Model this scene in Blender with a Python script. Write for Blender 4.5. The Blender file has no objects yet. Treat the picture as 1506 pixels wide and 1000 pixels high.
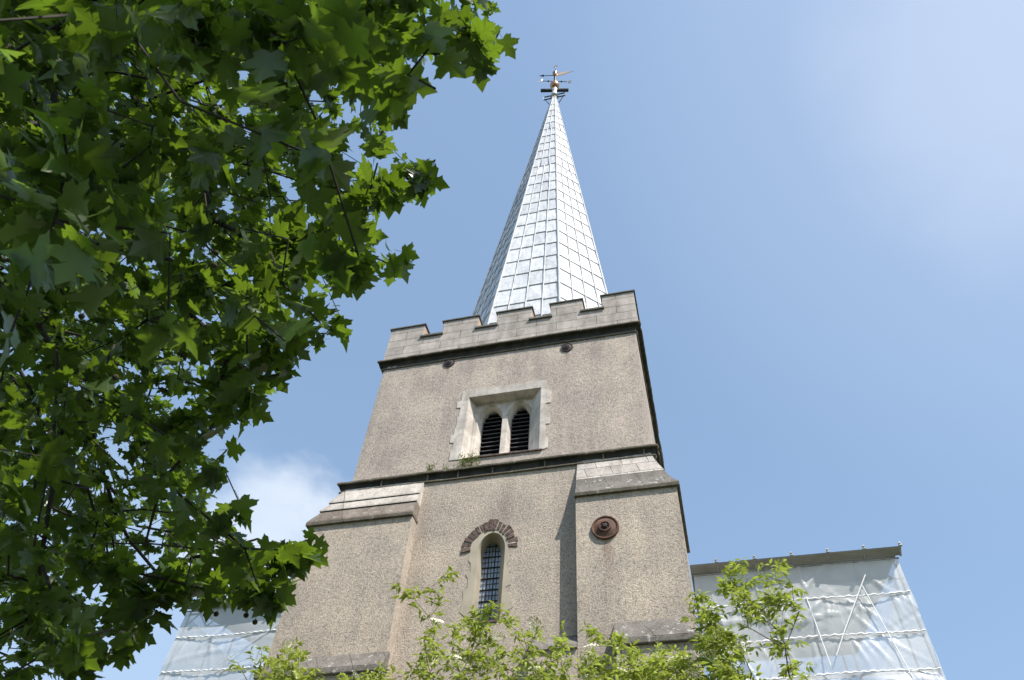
import bpy, math, random
import numpy as np
from mathutils import Vector, Matrix
from mathutils.geometry import tessellate_polygon
R = math.radians
rng = np.random.default_rng(11)
random.seed(5)
sc = bpy.context.scene
COL = sc.collection

# ---------------------------------------------------------------- camera
CAM = np.array([0.0, 0.0, 1.6])
CR = np.array([0.97042273, 0.23520891, 0.05437361])
CU = np.array([0.14963913, -0.76280437, 0.6290768])
CW = np.array([-0.1894409, 0.60233401, 0.77543916])
FPX = 1100.0
cam = bpy.data.cameras.new('camera')
cam.sensor_width = 36; cam.lens = 36 * FPX / 1506.0
cam.clip_start = 0.1; cam.clip_end = 3000
cam.dof.use_dof = True; cam.dof.focus_distance = 16.0; cam.dof.aperture_fstop = 5.0
co = bpy.data.objects.new('camera', cam); COL.objects.link(co)
m = Matrix.Identity(4)
for i in range(3):
    m[i][0] = CR[i]; m[i][1] = CU[i]; m[i][2] = -CW[i]; m[i][3] = CAM[i]
co.matrix_world = m
sc.camera = co

# ---------------------------------------------------------------- light
SUN_AZ, SUN_EL = 52.5, 53.0          # degrees east of the facade normal, height
sdir = Vector((math.sin(R(SUN_AZ)) * math.cos(R(SUN_EL)), -math.cos(R(SUN_AZ)) * math.cos(R(SUN_EL)), math.sin(R(SUN_EL))))
sl = bpy.data.lights.new('sun', 'SUN'); sl.energy = 3.6; sl.angle = R(0.55); sl.color = (1.0, 0.95, 0.87)
so = bpy.data.objects.new('sun', sl); COL.objects.link(so)
so.rotation_euler = sdir.to_track_quat('Z', 'Y').to_euler()

w = bpy.data.worlds.new('World'); sc.world = w; w.use_nodes = True
nt = w.node_tree; nt.nodes.clear()
def N(t, nt=nt, **k):
    n = nt.nodes.new(t)
    for a, b in k.items(): setattr(n, a, b)
    return n
sky = N('ShaderNodeTexSky', sky_type='NISHITA', sun_disc=False)
sky.sun_elevation = R(SUN_EL); sky.sun_rotation = R(180 - SUN_AZ)
sky.air_density = 1.2; sky.dust_density = 1.0; sky.ozone_density = 1.9
bg = N('ShaderNodeBackground'); bg.inputs[1].default_value = 0.115
out = N('ShaderNodeOutputWorld')
tc = N('ShaderNodeTexCoord')
mp = N('ShaderNodeMapping'); mp.inputs['Scale'].default_value = (1, 1, 1.5)
no = N('ShaderNodeTexNoise'); no.inputs['Scale'].default_value = 7.0; no.inputs['Detail'].default_value = 8; no.inputs['Roughness'].default_value = 0.52; no.inputs['Distortion'].default_value = 0.25
nt.links.new(tc.outputs['Generated'], mp.inputs[0]); nt.links.new(mp.outputs[0], no.inputs['Vector'])
def cloud_spot(d, inner, outer, amp=0.02, soft=None):
    """soft patch of sky round the direction d, broken up by noise"""
    v = N('ShaderNodeVectorMath', operation='DOT_PRODUCT'); v.inputs[1].default_value = tuple(d)
    nt.links.new(tc.outputs['Generated'], v.inputs[0])
    a = N('ShaderNodeMath', operation='MULTIPLY_ADD'); a.inputs[1].default_value = amp; a.inputs[2].default_value = -amp / 2
    nt.links.new(no.outputs['Fac'], a.inputs[0])
    s = N('ShaderNodeMath', operation='ADD'); nt.links.new(v.outputs['Value'], s.inputs[0]); nt.links.new(a.outputs[0], s.inputs[1])
    r = N('ShaderNodeMapRange', interpolation_type='SMOOTHSTEP'); r.inputs['From Min'].default_value = math.cos(R(outer)); r.inputs['From Max'].default_value = math.cos(R(inner))
    nt.links.new(s.outputs[0], r.inputs['Value'])
    return r.outputs[0]
def mixc(fac, a, b, k):
    mu = N('ShaderNodeMath', operation='MULTIPLY'); mu.inputs[1].default_value = k; nt.links.new(fac, mu.inputs[0])
    x = N('ShaderNodeMix', data_type='RGBA'); nt.links.new(mu.outputs[0], x.inputs[0]); nt.links.new(a, x.inputs[6]); x.inputs[7].default_value = b
    return x.outputs[2]
base = N('ShaderNodeMix', data_type='RGBA'); base.inputs[0].default_value = 0.42; base.inputs[7].default_value = (1.95, 2.86, 4.08, 1)
nt.links.new(sky.outputs[0], base.inputs[6])
c = base.outputs[2]
c = mixc(cloud_spot((-0.500, 0.668, 0.550), 1.0, 7.4, 0.024), c, (4.0, 4.4, 5.0, 1), 0.9)
c = mixc(cloud_spot((-0.62, 0.66, 0.42), 3.0, 17, 0.05), c, (3.1, 3.9, 5.0, 1), 0.42)
c = mixc(cloud_spot((0.46, 0.345, 0.815), 0.0, 18, 0.02), c, (3.5, 3.95, 4.8, 1), 0.48)
c = mixc(cloud_spot((0.44, 0.34, 0.83), 0.0, 34, 0.01), c, (3.2, 3.8, 4.8, 1), 0.25)
nt.links.new(c, bg.inputs[0]); nt.links.new(bg.outputs[0], out.inputs[0])
sc.view_settings.view_transform = 'Standard'; sc.view_settings.look = 'None'
sc.view_settings.exposure = 0.85; sc.view_settings.gamma = 1.0; sc.view_settings.use_curve_mapping = False
sc.render.engine = 'CYCLES'
try:
    sc.cycles.transparent_max_bounces = 24
    sc.cycles.max_bounces = 10
except Exception: pass

# ---------------------------------------------------------------- materials
def mat(name):
    m = bpy.data.materials.new(name); m.use_nodes = True
    t = m.node_tree; b = t.nodes['Principled BSDF']
    return m, t, b
def tn(t, ty, **k):
    n = t.nodes.new(ty)
    for a, b in k.items(): setattr(n, a, b)
    return n
def noise(t, vec, scale, detail=4, rough=0.55, dist=0.0):
    n = tn(t, 'ShaderNodeTexNoise'); n.inputs['Scale'].default_value = scale; n.inputs['Detail'].default_value = detail
    n.inputs['Roughness'].default_value = rough; n.inputs['Distortion'].default_value = dist
    if vec is not None: t.links.new(vec, n.inputs['Vector'])
    return n.outputs['Fac']
def ramp(t, fac, stops):
    n = tn(t, 'ShaderNodeValToRGB'); e = n.color_ramp.elements
    while len(e) < len(stops): e.new(0.5)
    for q, (p, col) in zip(e, stops):
        q.position = p; q.color = (col[0], col[1], col[2], 1) if hasattr(col, '__len__') else (col, col, col, 1)
    t.links.new(fac, n.inputs[0]); return n.outputs[0]
def mix(t, fac, a, b, mode='MIX'):
    n = tn(t, 'ShaderNodeMix', data_type='RGBA', blend_type=mode)
    for s, v in ((0, fac), (6, a), (7, b)):
        if hasattr(v, 'is_linked') or isinstance(v, bpy.types.NodeSocket): t.links.new(v, n.inputs[s])
        elif s == 0: n.inputs[0].default_value = v
        else: n.inputs[s].default_value = (v[0], v[1], v[2], 1)
    return n.outputs[2]
def math2(t, op, a, b=None, c=None):
    n = tn(t, 'ShaderNodeMath', operation=op)
    for i, v in enumerate((a, b, c)):
        if v is None: continue
        if isinstance(v, bpy.types.NodeSocket): t.links.new(v, n.inputs[i])
        else: n.inputs[i].default_value = v
    return n.outputs[0]
def vecs(t, sc_=(1, 1, 1), loc=(0, 0, 0)):
    g = tn(t, 'ShaderNodeTexCoord'); p = tn(t, 'ShaderNodeMapping'); p.inputs['Scale'].default_value = sc_; p.inputs['Location'].default_value = loc
    t.links.new(g.outputs['Object'], p.inputs[0]); return p.outputs[0]
def bump(t, b, h, strength, dist, prev=None):
    n = tn(t, 'ShaderNodeBump'); n.inputs['Strength'].default_value = strength; n.inputs['Distance'].default_value = dist
    t.links.new(h, n.inputs['Height'])
    if prev is not None: t.links.new(prev, n.inputs['Normal'])
    t.links.new(n.outputs[0], b.inputs['Normal']); return n.outputs[0]
def simple(name, col, rough=0.6, metal=0.0, nscale=0, namp=0.3, bumpd=0):
    m, t, b = mat(name); b.inputs['Roughness'].default_value = rough; b.inputs['Metallic'].default_value = metal
    b.inputs['Base Color'].default_value = (*col, 1)
    if nscale:
        f = noise(t, vecs(t), nscale, 5)
        d = tuple(x * (1 - namp) for x in col); l = tuple(min(1, x * (1 + namp)) for x in col)
        t.links.new(ramp(t, f, [(0.3, d), (0.7, l)]), b.inputs['Base Color'])
        if bumpd: bump(t, b, f, 0.7, bumpd)
    return m

def roughcast(name, tint, stains=True):
    m, t, b = mat(name); b.inputs['Roughness'].default_value = 0.95; b.inputs['Specular IOR Level'].default_value = 0.15
    v = vecs(t)
    vo = tn(t, 'ShaderNodeTexVoronoi', feature='F1'); vo.inputs['Scale'].default_value = 75; t.links.new(v, vo.inputs['Vector'])
    n1 = noise(t, v, 30, 6, 0.85, 0.0)
    n2 = noise(t, v, 1.1, 5, 0.6)
    n3 = noise(t, vecs(t, (2.2, 2.2, 0.16)), 1.6, 6, 0.6)
    grain = ramp(t, n1, [(0.36, tuple(x * 0.50 for x in tint)), (0.50, tint), (0.66, tuple(min(1, x * 1.36) for x in tint))])
    c = mix(t, 0.55, grain, ramp(t, n2, [(0.3, (0.62, 0.62, 0.64)), (0.7, (1.22, 1.19, 1.13))]), 'MULTIPLY')
    c = mix(t, 0.36, c, ramp(t, n3, [(0.33, (0.58, 0.58, 0.60)), (0.50, (1, 1, 1)), (0.72, (1.22, 1.17, 1.08))]), 'MULTIPLY')
    if stains:
        g = tn(t, 'ShaderNodeNewGeometry'); s = tn(t, 'ShaderNodeSeparateXYZ'); t.links.new(g.outputs['Position'], s.inputs[0])
        for (px, pz, wd, ln) in ((-1.26, 8.92, 0.10, 0.95), (-4.66, 14.15, 0.06, 0.5), (-1.95, 14.1, 0.05, 0.45)):
            dx = math2(t, 'ABSOLUTE', math2(t, 'ADD', s.outputs[0], -px))
            wob = math2(t, 'MULTIPLY_ADD', n1, 0.10, -0.05)
            fx = tn(t, 'ShaderNodeMapRange', interpolation_type='SMOOTHSTEP'); fx.inputs['From Min'].default_value = wd; fx.inputs['From Max'].default_value = wd * 0.3
            t.links.new(math2(t, 'ADD', dx, wob), fx.inputs[0])
            fz = tn(t, 'ShaderNodeMapRange'); fz.inputs['From Min'].default_value = pz - ln; fz.inputs['From Max'].default_value = pz; t.links.new(s.outputs[2], fz.inputs[0])
            below = math2(t, 'LESS_THAN', s.outputs[2], pz + 0.1)
            k = math2(t, 'MULTIPLY', math2(t, 'MULTIPLY', fx.outputs[0], fz.outputs[0]), math2(t, 'MULTIPLY', below, 0.42))
            c = mix(t, k, c, (0.20, 0.095, 0.05))
    t.links.new(c, b.inputs['Base Color'])
    h = math2(t, 'ADD', math2(t, 'MULTIPLY', vo.outputs['Distance'], -0.35), n1)
    p = bump(t, b, n2, 0.6, 0.05)
    bump(t, b, h, 1.0, 0.021, p)
    return m
M = {}
M['rough'] = roughcast('roughcast render', (0.52, 0.447, 0.39))
M['rough_low'] = roughcast('roughcast render warm', (0.545, 0.468, 0.395))

def ashlar(name, col, bw=0.85, bh=0.30, lichen=0.35, mortar=(0.10, 0.095, 0.085), flip=False, mort=0.006, speck=0.0):
    m, t, b = mat(name); b.inputs['Roughness'].default_value = 0.9; b.inputs['Specular IOR Level'].default_value = 0.2
    g = tn(t, 'ShaderNodeTexCoord'); s = tn(t, 'ShaderNodeSeparateXYZ'); t.links.new(g.outputs['Object'], s.inputs[0])
    cm = tn(t, 'ShaderNodeCombineXYZ'); t.links.new(math2(t, 'ADD', s.outputs[0], s.outputs[1]), cm.inputs[0]); t.links.new(s.outputs[2], cm.inputs[1])
    br = tn(t, 'ShaderNodeTexBrick'); t.links.new(cm.outputs[0], br.inputs['Vector'])
    br.inputs['Scale'].default_value = 1; br.inputs['Brick Width'].default_value = bw; br.inputs['Row Height'].default_value = bh
    br.inputs['Mortar Size'].default_value = mort; br.inputs['Mortar Smooth'].default_value = 0.3
    br.inputs['Color1'].default_value = (*col, 1); br.inputs['Color2'].default_value = (*[x * 0.78 for x in col], 1); br.inputs['Mortar'].default_value = (*mortar, 1)
    v = g.outputs['Object']
    n1 = noise(t, v, 3.2, 7, 0.65, 0.4); n2 = noise(t, v, 38, 4, 0.7); n3 = noise(t, vecs(t, (3, 3, .35)), 2.0, 5)
    c = mix(t, 0.8, br.outputs['Color'], ramp(t, n1, [(0.32, (0.62, 0.61, 0.58)), (0.55, (1, 1, 1)), (0.75, (1.2, 1.18, 1.14))]), 'MULTIPLY')
    c = mix(t, lichen, c, ramp(t, n2, [(0.35, (0.45, 0.44, 0.42)), (0.6, (1.1, 1.1, 1.08))]), 'MULTIPLY')
    c = mix(t, 0.5, c, ramp(t, n3, [(0.35, (0.62, 0.62, 0.60)), (0.6, (1.05, 1.05, 1.05))]), 'MULTIPLY')
    if speck:
        n4 = noise(t, v, 9, 3, 0.7)
        c = mix(t, math2(t, 'MULTIPLY', ramp(t, n4, [(0.60, 0.0), (0.66, 1.0)]), speck), c, (0.62, 0.62, 0.58))
    t.links.new(c, b.inputs['Base Color'])
    p = bump(t, b, br.outputs['Fac'], -0.5, 0.01)
    bump(t, b, n2, 0.5, 0.006, p)
    return m
M['ashlar'] = ashlar('parapet limestone', (0.56, 0.495, 0.455), 0.92, 0.27, 0.4)
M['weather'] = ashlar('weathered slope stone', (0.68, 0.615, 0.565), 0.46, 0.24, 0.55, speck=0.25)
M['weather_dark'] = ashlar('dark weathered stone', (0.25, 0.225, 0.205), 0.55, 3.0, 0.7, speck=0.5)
M['dressed'] = ashlar('dressed window stone', (0.72, 0.65, 0.59), 3.0, 0.42, 0.15, (0.38, 0.35, 0.3), mort=0.003)
M['weather_plain'] = ashlar('plain weathered stone', (0.66, 0.60, 0.55), 6.0, 9.0, 0.6)
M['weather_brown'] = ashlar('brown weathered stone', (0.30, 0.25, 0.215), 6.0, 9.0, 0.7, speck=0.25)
M['soffit'] = simple('stained soffit with painted shade', (0.040, 0.037, 0.030), 0.95, 0, 5, 0.6, 0.01)  # black stain plus the shade of the hollows, both put into the colour
M['string'] = ashlar('dark string stone', (0.21, 0.185, 0.15), 1.35, 9.0, 0.9, (0.30, 0.29, 0.22), mort=0.02)
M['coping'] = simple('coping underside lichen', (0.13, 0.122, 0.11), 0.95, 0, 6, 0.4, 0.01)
M['merlon_side'] = simple('orange lichen stone', (0.45, 0.33, 0.24), 0.95, 0, 9, 0.3, 0.01)
M['plaster'] = simple('smooth beige plaster', (0.42, 0.365, 0.285), 0.9, 0, 3, 0.16, 0.01)
M['brick'] = simple('old red brick', (0.125, 0.084, 0.070), 0.95, 0, 16, 0.55, 0.02)
M['mortar'] = simple('lime mortar', (0.5, 0.45, 0.37), 0.95, 0, 8, 0.2)
M['iron'] = simple('rusty cast iron', (0.135, 0.070, 0.048), 0.75, 0.25, 7, 0.5, 0.01)
M['iron_dark'] = simple('dark cast iron', (0.055, 0.040, 0.038), 0.7, 0.3, 7, 0.4, 0.01)
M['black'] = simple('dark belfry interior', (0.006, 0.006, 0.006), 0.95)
M['louvre'] = simple('tarred louvre board', (0.085, 0.085, 0.09), 0.75, 0, 12, 0.4)
M['leadcame'] = simple('iron glazing bar', (0.022, 0.02, 0.02), 0.6, 0.3)
M['tube'] = simple('galvanised scaffold tube', (0.33, 0.32, 0.30), 0.45, 0.7, 8, 0.2)
M['sheetroof'] = simple('grey corrugated sheet', (0.30, 0.295, 0.27), 0.6, 0.3, 3, 0.15)
M['board'] = simple('scaffold board timber', (0.23, 0.17, 0.11), 0.85, 0, 4, 0.3)
M['copper'] = simple('gilded copper', (0.50, 0.26, 0.15), 0.35, 0.85, 6, 0.25)
M['gold'] = simple('gilt vane', (0.72, 0.48, 0.30), 0.4, 0.6, 6, 0.2)
M['vaneiron'] = simple('dark painted iron', (0.03, 0.03, 0.035), 0.5, 0.4)
M['white'] = simple('white webbing', (0.85, 0.86, 0.87), 0.6)
M['grass'] = simple('churchyard grass', (0.062, 0.075, 0.038), 0.95, 0, 2, 0.45, 0.05)

# lead sheet, every sheet its own tone
m, t, b = mat('lead sheet'); M['lead'] = m
b.inputs['Metallic'].default_value = 0.0; b.inputs['Roughness'].default_value = 0.42
g = tn(t, 'ShaderNodeNewGeometry'); v = vecs(t)
n1 = noise(t, v, 1.6, 7, 0.65, 0.5); n2 = noise(t, vecs(t, (5, 5, .5)), 2.4, 5); n3 = noise(t, v, 9, 5, 0.7)
c = ramp(t, g.outputs['Random Per Island'], [(0, (0.64, 0.638, 0.645)), (0.5, (0.71, 0.708, 0.712)), (1, (0.77, 0.768, 0.77))])
c = mix(t, 0.55, c, ramp(t, n1, [(0.35, (0.72, 0.73, 0.75)), (0.6, (1.05, 1.05, 1.05))]), 'MULTIPLY')
c = mix(t, 0.6, c, ramp(t, n2, [(0.3, (0.66, 0.67, 0.70)), (0.55, (1.05, 1.05, 1.05))]), 'MULTIPLY')
c = mix(t, 0.35, c, ramp(t, n3, [(0.35, (0.6, 0.6, 0.62)), (0.6, (1.1, 1.1, 1.1))]), 'MULTIPLY')
t.links.new(c, b.inputs['Base Color']); bump(t, b, n3, 0.35, 0.02)

M['roll'] = simple('dull lead roll', (0.42, 0.43, 0.45), 0.55, 0, 5, 0.3)
# leaded glass
m, t, b = mat('leaded glass'); M['glass'] = m
v = vecs(t, (1, 1, 1)); vo = tn(t, 'ShaderNodeTexVoronoi'); vo.inputs['Scale'].default_value = 9; t.links.new(v, vo.inputs['Vector'])
t.links.new(ramp(t, vo.outputs['Distance'], [(0, (0.16, 0.20, 0.27)), (0.6, (0.30, 0.36, 0.45))]), b.inputs['Base Color'])
b.inputs['Roughness'].default_value = 0.12; b.inputs['Specular IOR Level'].default_value = 0.9
bump(t, b, noise(t, v, 7, 3), 0.5, 0.02)

# foliage
def leaf_mat(name, top, glow, rough=0.42, veins=True, tl=0.45):
    m = bpy.data.materials.new(name); m.use_nodes = True; t = m.node_tree; b = t.nodes['Principled BSDF']; o = t.nodes['Material Output']
    g = tn(t, 'ShaderNodeNewGeometry')
    rp = g.outputs['Random Per Island']
    col = ramp(t, rp, [(0, tuple(x * 0.66 for x in top)), (0.6, top), (1, tuple(x * 1.35 for x in top))])
    gl = ramp(t, rp, [(0, tuple(x * 0.7 for x in glow)), (1, tuple(x * 1.2 for x in glow))])
    if veins:
        uv = tn(t, 'ShaderNodeUVMap'); s = tn(t, 'ShaderNodeSeparateXYZ'); t.links.new(uv.outputs[0], s.inputs[0])
        ax = math2(t, 'ABSOLUTE', s.outputs[0]); y = math2(t, 'ADD', s.outputs[1], -0.04)
        dmin = None
        for dx, dy in ((0.0, 1.0), (0.86, 0.51), (0.995, -0.06)):
            cr = math2(t, 'ABSOLUTE', math2(t, 'SUBTRACT', math2(t, 'MULTIPLY', ax, dy), math2(t, 'MULTIPLY', y, dx)))
            dmin = cr if dmin is None else math2(t, 'MINIMUM', dmin, cr)
        wv = math2(t, 'ADD', dmin, 0.0)
        vf = tn(t, 'ShaderNodeMapRange'); vf.inputs['From Min'].default_value = 0.022; vf.inputs['From Max'].default_value = 0.006; t.links.new(wv, vf.inputs[0])
        col = mix(t, math2(t, 'MULTIPLY', vf.outputs[0], 0.6), col, tuple(min(1, x * 2.4 + .02) for x in top))
        gl = mix(t, math2(t, 'MULTIPLY', vf.outputs[0], 0.5), gl, tuple(x * 0.45 for x in glow))
    t.links.new(col, b.inputs['Base Color']); b.inputs['Roughness'].default_value = rough
    tr = tn(t, 'ShaderNodeBsdfTranslucent'); t.links.new(gl, tr.inputs[0])
    mx = tn(t, 'ShaderNodeMixShader'); mx.inputs[0].default_value = tl
    t.links.new(b.outputs[0], mx.inputs[1]); t.links.new(tr.outputs[0], mx.inputs[2]); t.links.new(mx.outputs[0], o.inputs[0])
    return m
M['plane_leaf'] = leaf_mat('plane leaf', (0.038, 0.068, 0.019), (0.17, 0.275, 0.016), 0.34)
M['elder_leaf'] = leaf_mat('elder leaf', (0.26, 0.31, 0.06), (0.50, 0.60, 0.09), 0.45, veins=False, tl=0.35)
M['weed'] = leaf_mat('weed leaf', (0.16, 0.19, 0.05), (0.25, 0.32, 0.06), 0.6, veins=False, tl=0.3)
M['bark'] = simple('dark twig bark', (0.024, 0.019, 0.014), 0.9, 0, 9, 0.4, 0.01)
M['planebark'] = simple('mottled plane bark', (0.16, 0.14, 0.10), 0.9, 0, 5, 0.5, 0.02)
M['elderbark'] = simple('elder bark', (0.105, 0.080, 0.055), 0.9, 0, 9, 0.4, 0.01)
M['seed'] = simple('seed ball', (0.05, 0.04, 0.022), 0.95, 0, 60, 0.5, 0.01)
M['flower'] = simple('cream elder flower', (0.80, 0.78, 0.58), 0.8, 0, 40, 0.15)

# translucent debris sheeting
m = bpy.data.materials.new('white scaffold sheeting'); m.use_nodes = True; t = m.node_tree; b = t.nodes['Principled BSDF']; o = t.nodes['Material Output']; M['tarp'] = m
v = vecs(t)
wv = tn(t, 'ShaderNodeTexWave', wave_type='BANDS', bands_direction='X'); wv.inputs['Scale'].default_value = 9; wv.inputs['Distortion'].default_value = 2; t.links.new(v, wv.inputs['Vector'])
n1 = noise(t, v, 2.2, 6, 0.6, 0.5)
t.links.new(ramp(t, n1, [(0.3, (0.88, 0.91, 0.94)), (0.7, (0.96, 0.97, 0.98))]), b.inputs['Base Color'])
b.inputs['Roughness'].default_value = 0.32; b.inputs['Specular IOR Level'].default_value = 0.5
bump(t, b, math2(t, 'ADD', math2(t, 'MULTIPLY', wv.outputs['Fac'], 0.05), n1), 0.35, 0.06)
tr = tn(t, 'ShaderNodeBsdfTranslucent'); tr.inputs[0].default_value = (0.90, 0.93, 0.97, 1)
tp = tn(t, 'ShaderNodeBsdfTransparent'); tp.inputs[0].default_value = (0.92, 0.95, 1, 1)
m1 = tn(t, 'ShaderNodeMixShader'); m1.inputs[0].default_value = 0.45; t.links.new(b.outputs[0], m1.inputs[1]); t.links.new(tr.outputs[0], m1.inputs[2])
m2 = tn(t, 'ShaderNodeMixShader'); m2.inputs[0].default_value = 0.34; t.links.new(m1.outputs[0], m2.inputs[1]); t.links.new(tp.outputs[0], m2.inputs[2])
t.links.new(m2.outputs[0], o.inputs[0])

# ---------------------------------------------------------------- mesh helpers
class MB:
    def __init__(s): s.v = []; s.f = []
    def add(s, vs, fs):
        o = len(s.v); s.v += [tuple(map(float, p)) for p in vs]; s.f += [tuple(i + o for i in f) for f in fs]; return s
    def box(s, x0, x1, y0, y1, z0, z1):
        v = [(x0, y0, z0), (x1, y0, z0), (x1, y1, z0), (x0, y1, z0), (x0, y0, z1), (x1, y0, z1), (x1, y1, z1), (x0, y1, z1)]
        return s.add(v, [(0, 3, 2, 1), (4, 5, 6, 7), (0, 1, 5, 4), (1, 2, 6, 5), (2, 3, 7, 6), (3, 0, 4, 7)])
    def hexa(s, b, t_):   # bottom quad, top quad
        return s.add(list(b) + list(t_), [(0, 3, 2, 1), (4, 5, 6, 7), (0, 1, 5, 4), (1, 2, 6, 5), (2, 3, 7, 6), (3, 0, 4, 7)])
    def tube(s, pts, rad, n=8, caps=True):
        pts = [Vector(p) for p in pts]; rad = [rad] * len(pts) if not hasattr(rad, '__len__') else rad
        o = len(s.v); up = Vector((0.13, 0.21, 0.97))
        for i, p in enumerate(pts):
            d = (pts[min(i + 1, len(pts) - 1)] - pts[max(i - 1, 0)])
            d = d.normalized() if d.length > 1e-9 else Vector((0, 0, 1))
            a = d.cross(up); a = a.normalized() if a.length > 1e-3 else d.orthogonal().normalized()
            bb = d.cross(a)
            for k in range(n):
                q = 2 * math.pi * k / n
                s.v.append(tuple(p + (a * math.cos(q) + bb * math.sin(q)) * rad[i]))
        for i in range(len(pts) - 1):
            for k in range(n):
                k2 = (k + 1) % n
                s.f.append((o + i * n + k, o + i * n + k2, o + (i + 1) * n + k2, o + (i + 1) * n + k))
        if caps:
            s.f.append(tuple(o + k for k in range(n))[::-1]); s.f.append(tuple(o + (len(pts) - 1) * n + k for k in range(n)))
        return s
    def lathe(s, prof, origin, axis='Z', n=24):   # prof: (r, h)
        o = len(s.v); ox, oy, oz = origin
        for r, h in prof:
            for k in range(n):
                q = 2 * math.pi * k / n; a, b_ = r * math.cos(q), r * math.sin(q)
                s.v.append((ox + a, oy + b_, oz + h) if axis == 'Z' else (ox + a, oy - h, oz + b_))
        for i in range(len(prof) - 1):
            for k in range(n):
                k2 = (k + 1) % n; s.f.append((o + i * n + k, o + i * n + k2, o + (i + 1) * n + k2, o + (i + 1) * n + k))
        return s
    def plate(s, loops, y):   # flat polygon with holes in the plane y
        tri = tessellate_polygon([[Vector((x, z, 0)) for x, z in L] for L in loops])
        vs = [(x, y, z) for L in loops for x, z in L]
        return s.add(vs, [tuple(q) for q in tri])
    def ribbon(s, la, ya, lb, yb, closed=True):   # reveal between two outlines
        n = len(la); vs = [(x, ya, z) for x, z in la] + [(x, yb, z) for x, z in lb]
        return s.add(vs, [(i, (i + 1) % n, n + (i + 1) % n, n + i) for i in range(n if closed else n - 1)])
    def build(s, name, material, parent=None, smooth=False, bevel=0, fix=False):
        me = bpy.data.meshes.new(name); me.from_pydata(s.v, [], s.f); me.update()
        if fix:
            import bmesh
            bm = bmesh.new(); bm.from_mesh(me); bmesh.ops.recalc_face_normals(bm, faces=bm.faces); bm.to_mesh(me); bm.free()
        o = bpy.data.objects.new(name, me); COL.objects.link(o); me.materials.append(material)
        if smooth: me.polygons.foreach_set('use_smooth', [True] * len(me.polygons))
        if parent is not None:
            o.parent = parent; wl = world_loc(parent)
            if any(wl): me.transform(Matrix.Translation(-Vector(wl)))
        if bevel:
            md = o.modifiers.new('bevel', 'BEVEL'); md.width = bevel; md.segments = 2; md.limit_method = 'ANGLE'
        return o
def world_loc(o):
    l = Vector((0, 0, 0))
    while o is not None: l += o.location; o = o.parent
    return tuple(l)
def thing(name, loc, label, cat, group=None):
    o = bpy.data.objects.new(name, None); COL.objects.link(o); o.location = loc; o.empty_display_size = 0.3
    o['label'] = label; o['category'] = cat
    if group: o['group'] = group
    return o

# ---------------------------------------------------------------- ground
g = MB(); n = 24
xs = np.concatenate([-np.geomspace(1200, 20, 8), np.linspace(-15, 15, 9), np.geomspace(20, 1200, 8)])
vs = [(x, y, 0.05 * math.sin(x * .3) * math.cos(y * .27) - 0.02) for y in xs for x in xs]; k = len(xs)
g.add(vs, [(j * k + i, j * k + i + 1, (j + 1) * k + i + 1, (j + 1) * k + i) for j in range(k - 1) for i in range(k - 1)])
o = g.build('ground', M['grass']); o['kind'] = 'structure'

# ---------------------------------------------------------------- church tower
T = thing('church_tower', (-3.35, 13.2, 0), 'old church tower of grey-brown roughcast with battlements and a lead-covered spire', 'church tower')
XL, XR, YF, YB = -6.25, -0.44, 10.25, 16.1
YM = 10.16                                         # lower wall between the buttresses
# upper wall with the belfry window opening
ow = [(-4.19, 11.31), (-2.40, 11.31), (-2.40, 13.25), (-4.19, 13.25)]
u = MB()
nx, nz = 1, 1
u.plate([[(XL, 10.8), (XR, 10.8), (XR, 14.5), (XL, 14.5)], ow], YF)
u.add([(XL, YF, 10.8), (XL, YF, 14.5), (XL, YB, 14.5), (XL, YB, 10.8), (XR, YF, 10.8), (XR, YF, 14.5), (XR, YB, 14.5), (XR, YB, 10.8)],
      [(0, 1, 2, 3), (4, 7, 6, 5), (3, 2, 6, 7)])
u.ribbon(ow, YF, ow, YF + 0.3)
u.build('upper_wall', M['rough'], T)
# lower wall with the lancet opening (a small arched hole)
def arch(xc, hw, z0, zs, zt, n=10, point=0.0):
    """outline of an arched opening; point > 0 makes the head pointed"""
    pts = [(xc - hw, z0), (xc + hw, z0), (xc + hw, zs)]
    h = zt - zs
    for i in range(1, 2 * n):
        a = math.pi * i / (2 * n)
        if point:
            c_ = abs(math.cos(a)); x = math.copysign(1, math.cos(a)) * (c_ ** (1.0)) * hw; z = zs + h * (1 - c_ ** (2 - point)) ** (0.5 + 0.35 * point)
        else:
            x = hw * math.cos(a); z = zs + h * math.sin(a)
        pts.append((xc + x, z))
    pts.append((xc - hw, zs))
    return pts
LX = -3.225
lan_o = arch(LX - .01, 0.235, 7.80, 9.08, 9.44, 10)
u = MB()
LB, RB = (-6.66, -4.67), (-1.755, -0.065)          # buttress widths
u.plate([[(LB[0] + .4, 0), (RB[1] - .37, 0), (RB[1] - .37, 10.85), (LB[0] + .4, 10.85)], lan_o], YM)
xa, xb = LB[0] + .4, RB[1] - .37
u.add([(xa, YM, 0), (xa, YM, 10.85), (xa, YB, 10.85), (xa, YB, 0), (xb, YM, 0), (xb, YM, 10.85), (xb, YB, 10.85), (xb, YB, 0)], [(0, 1, 2, 3), (4, 7, 6, 5), (3, 2, 6, 7)])
u.build('lower_wall', M['rough_low'], T)

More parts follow.
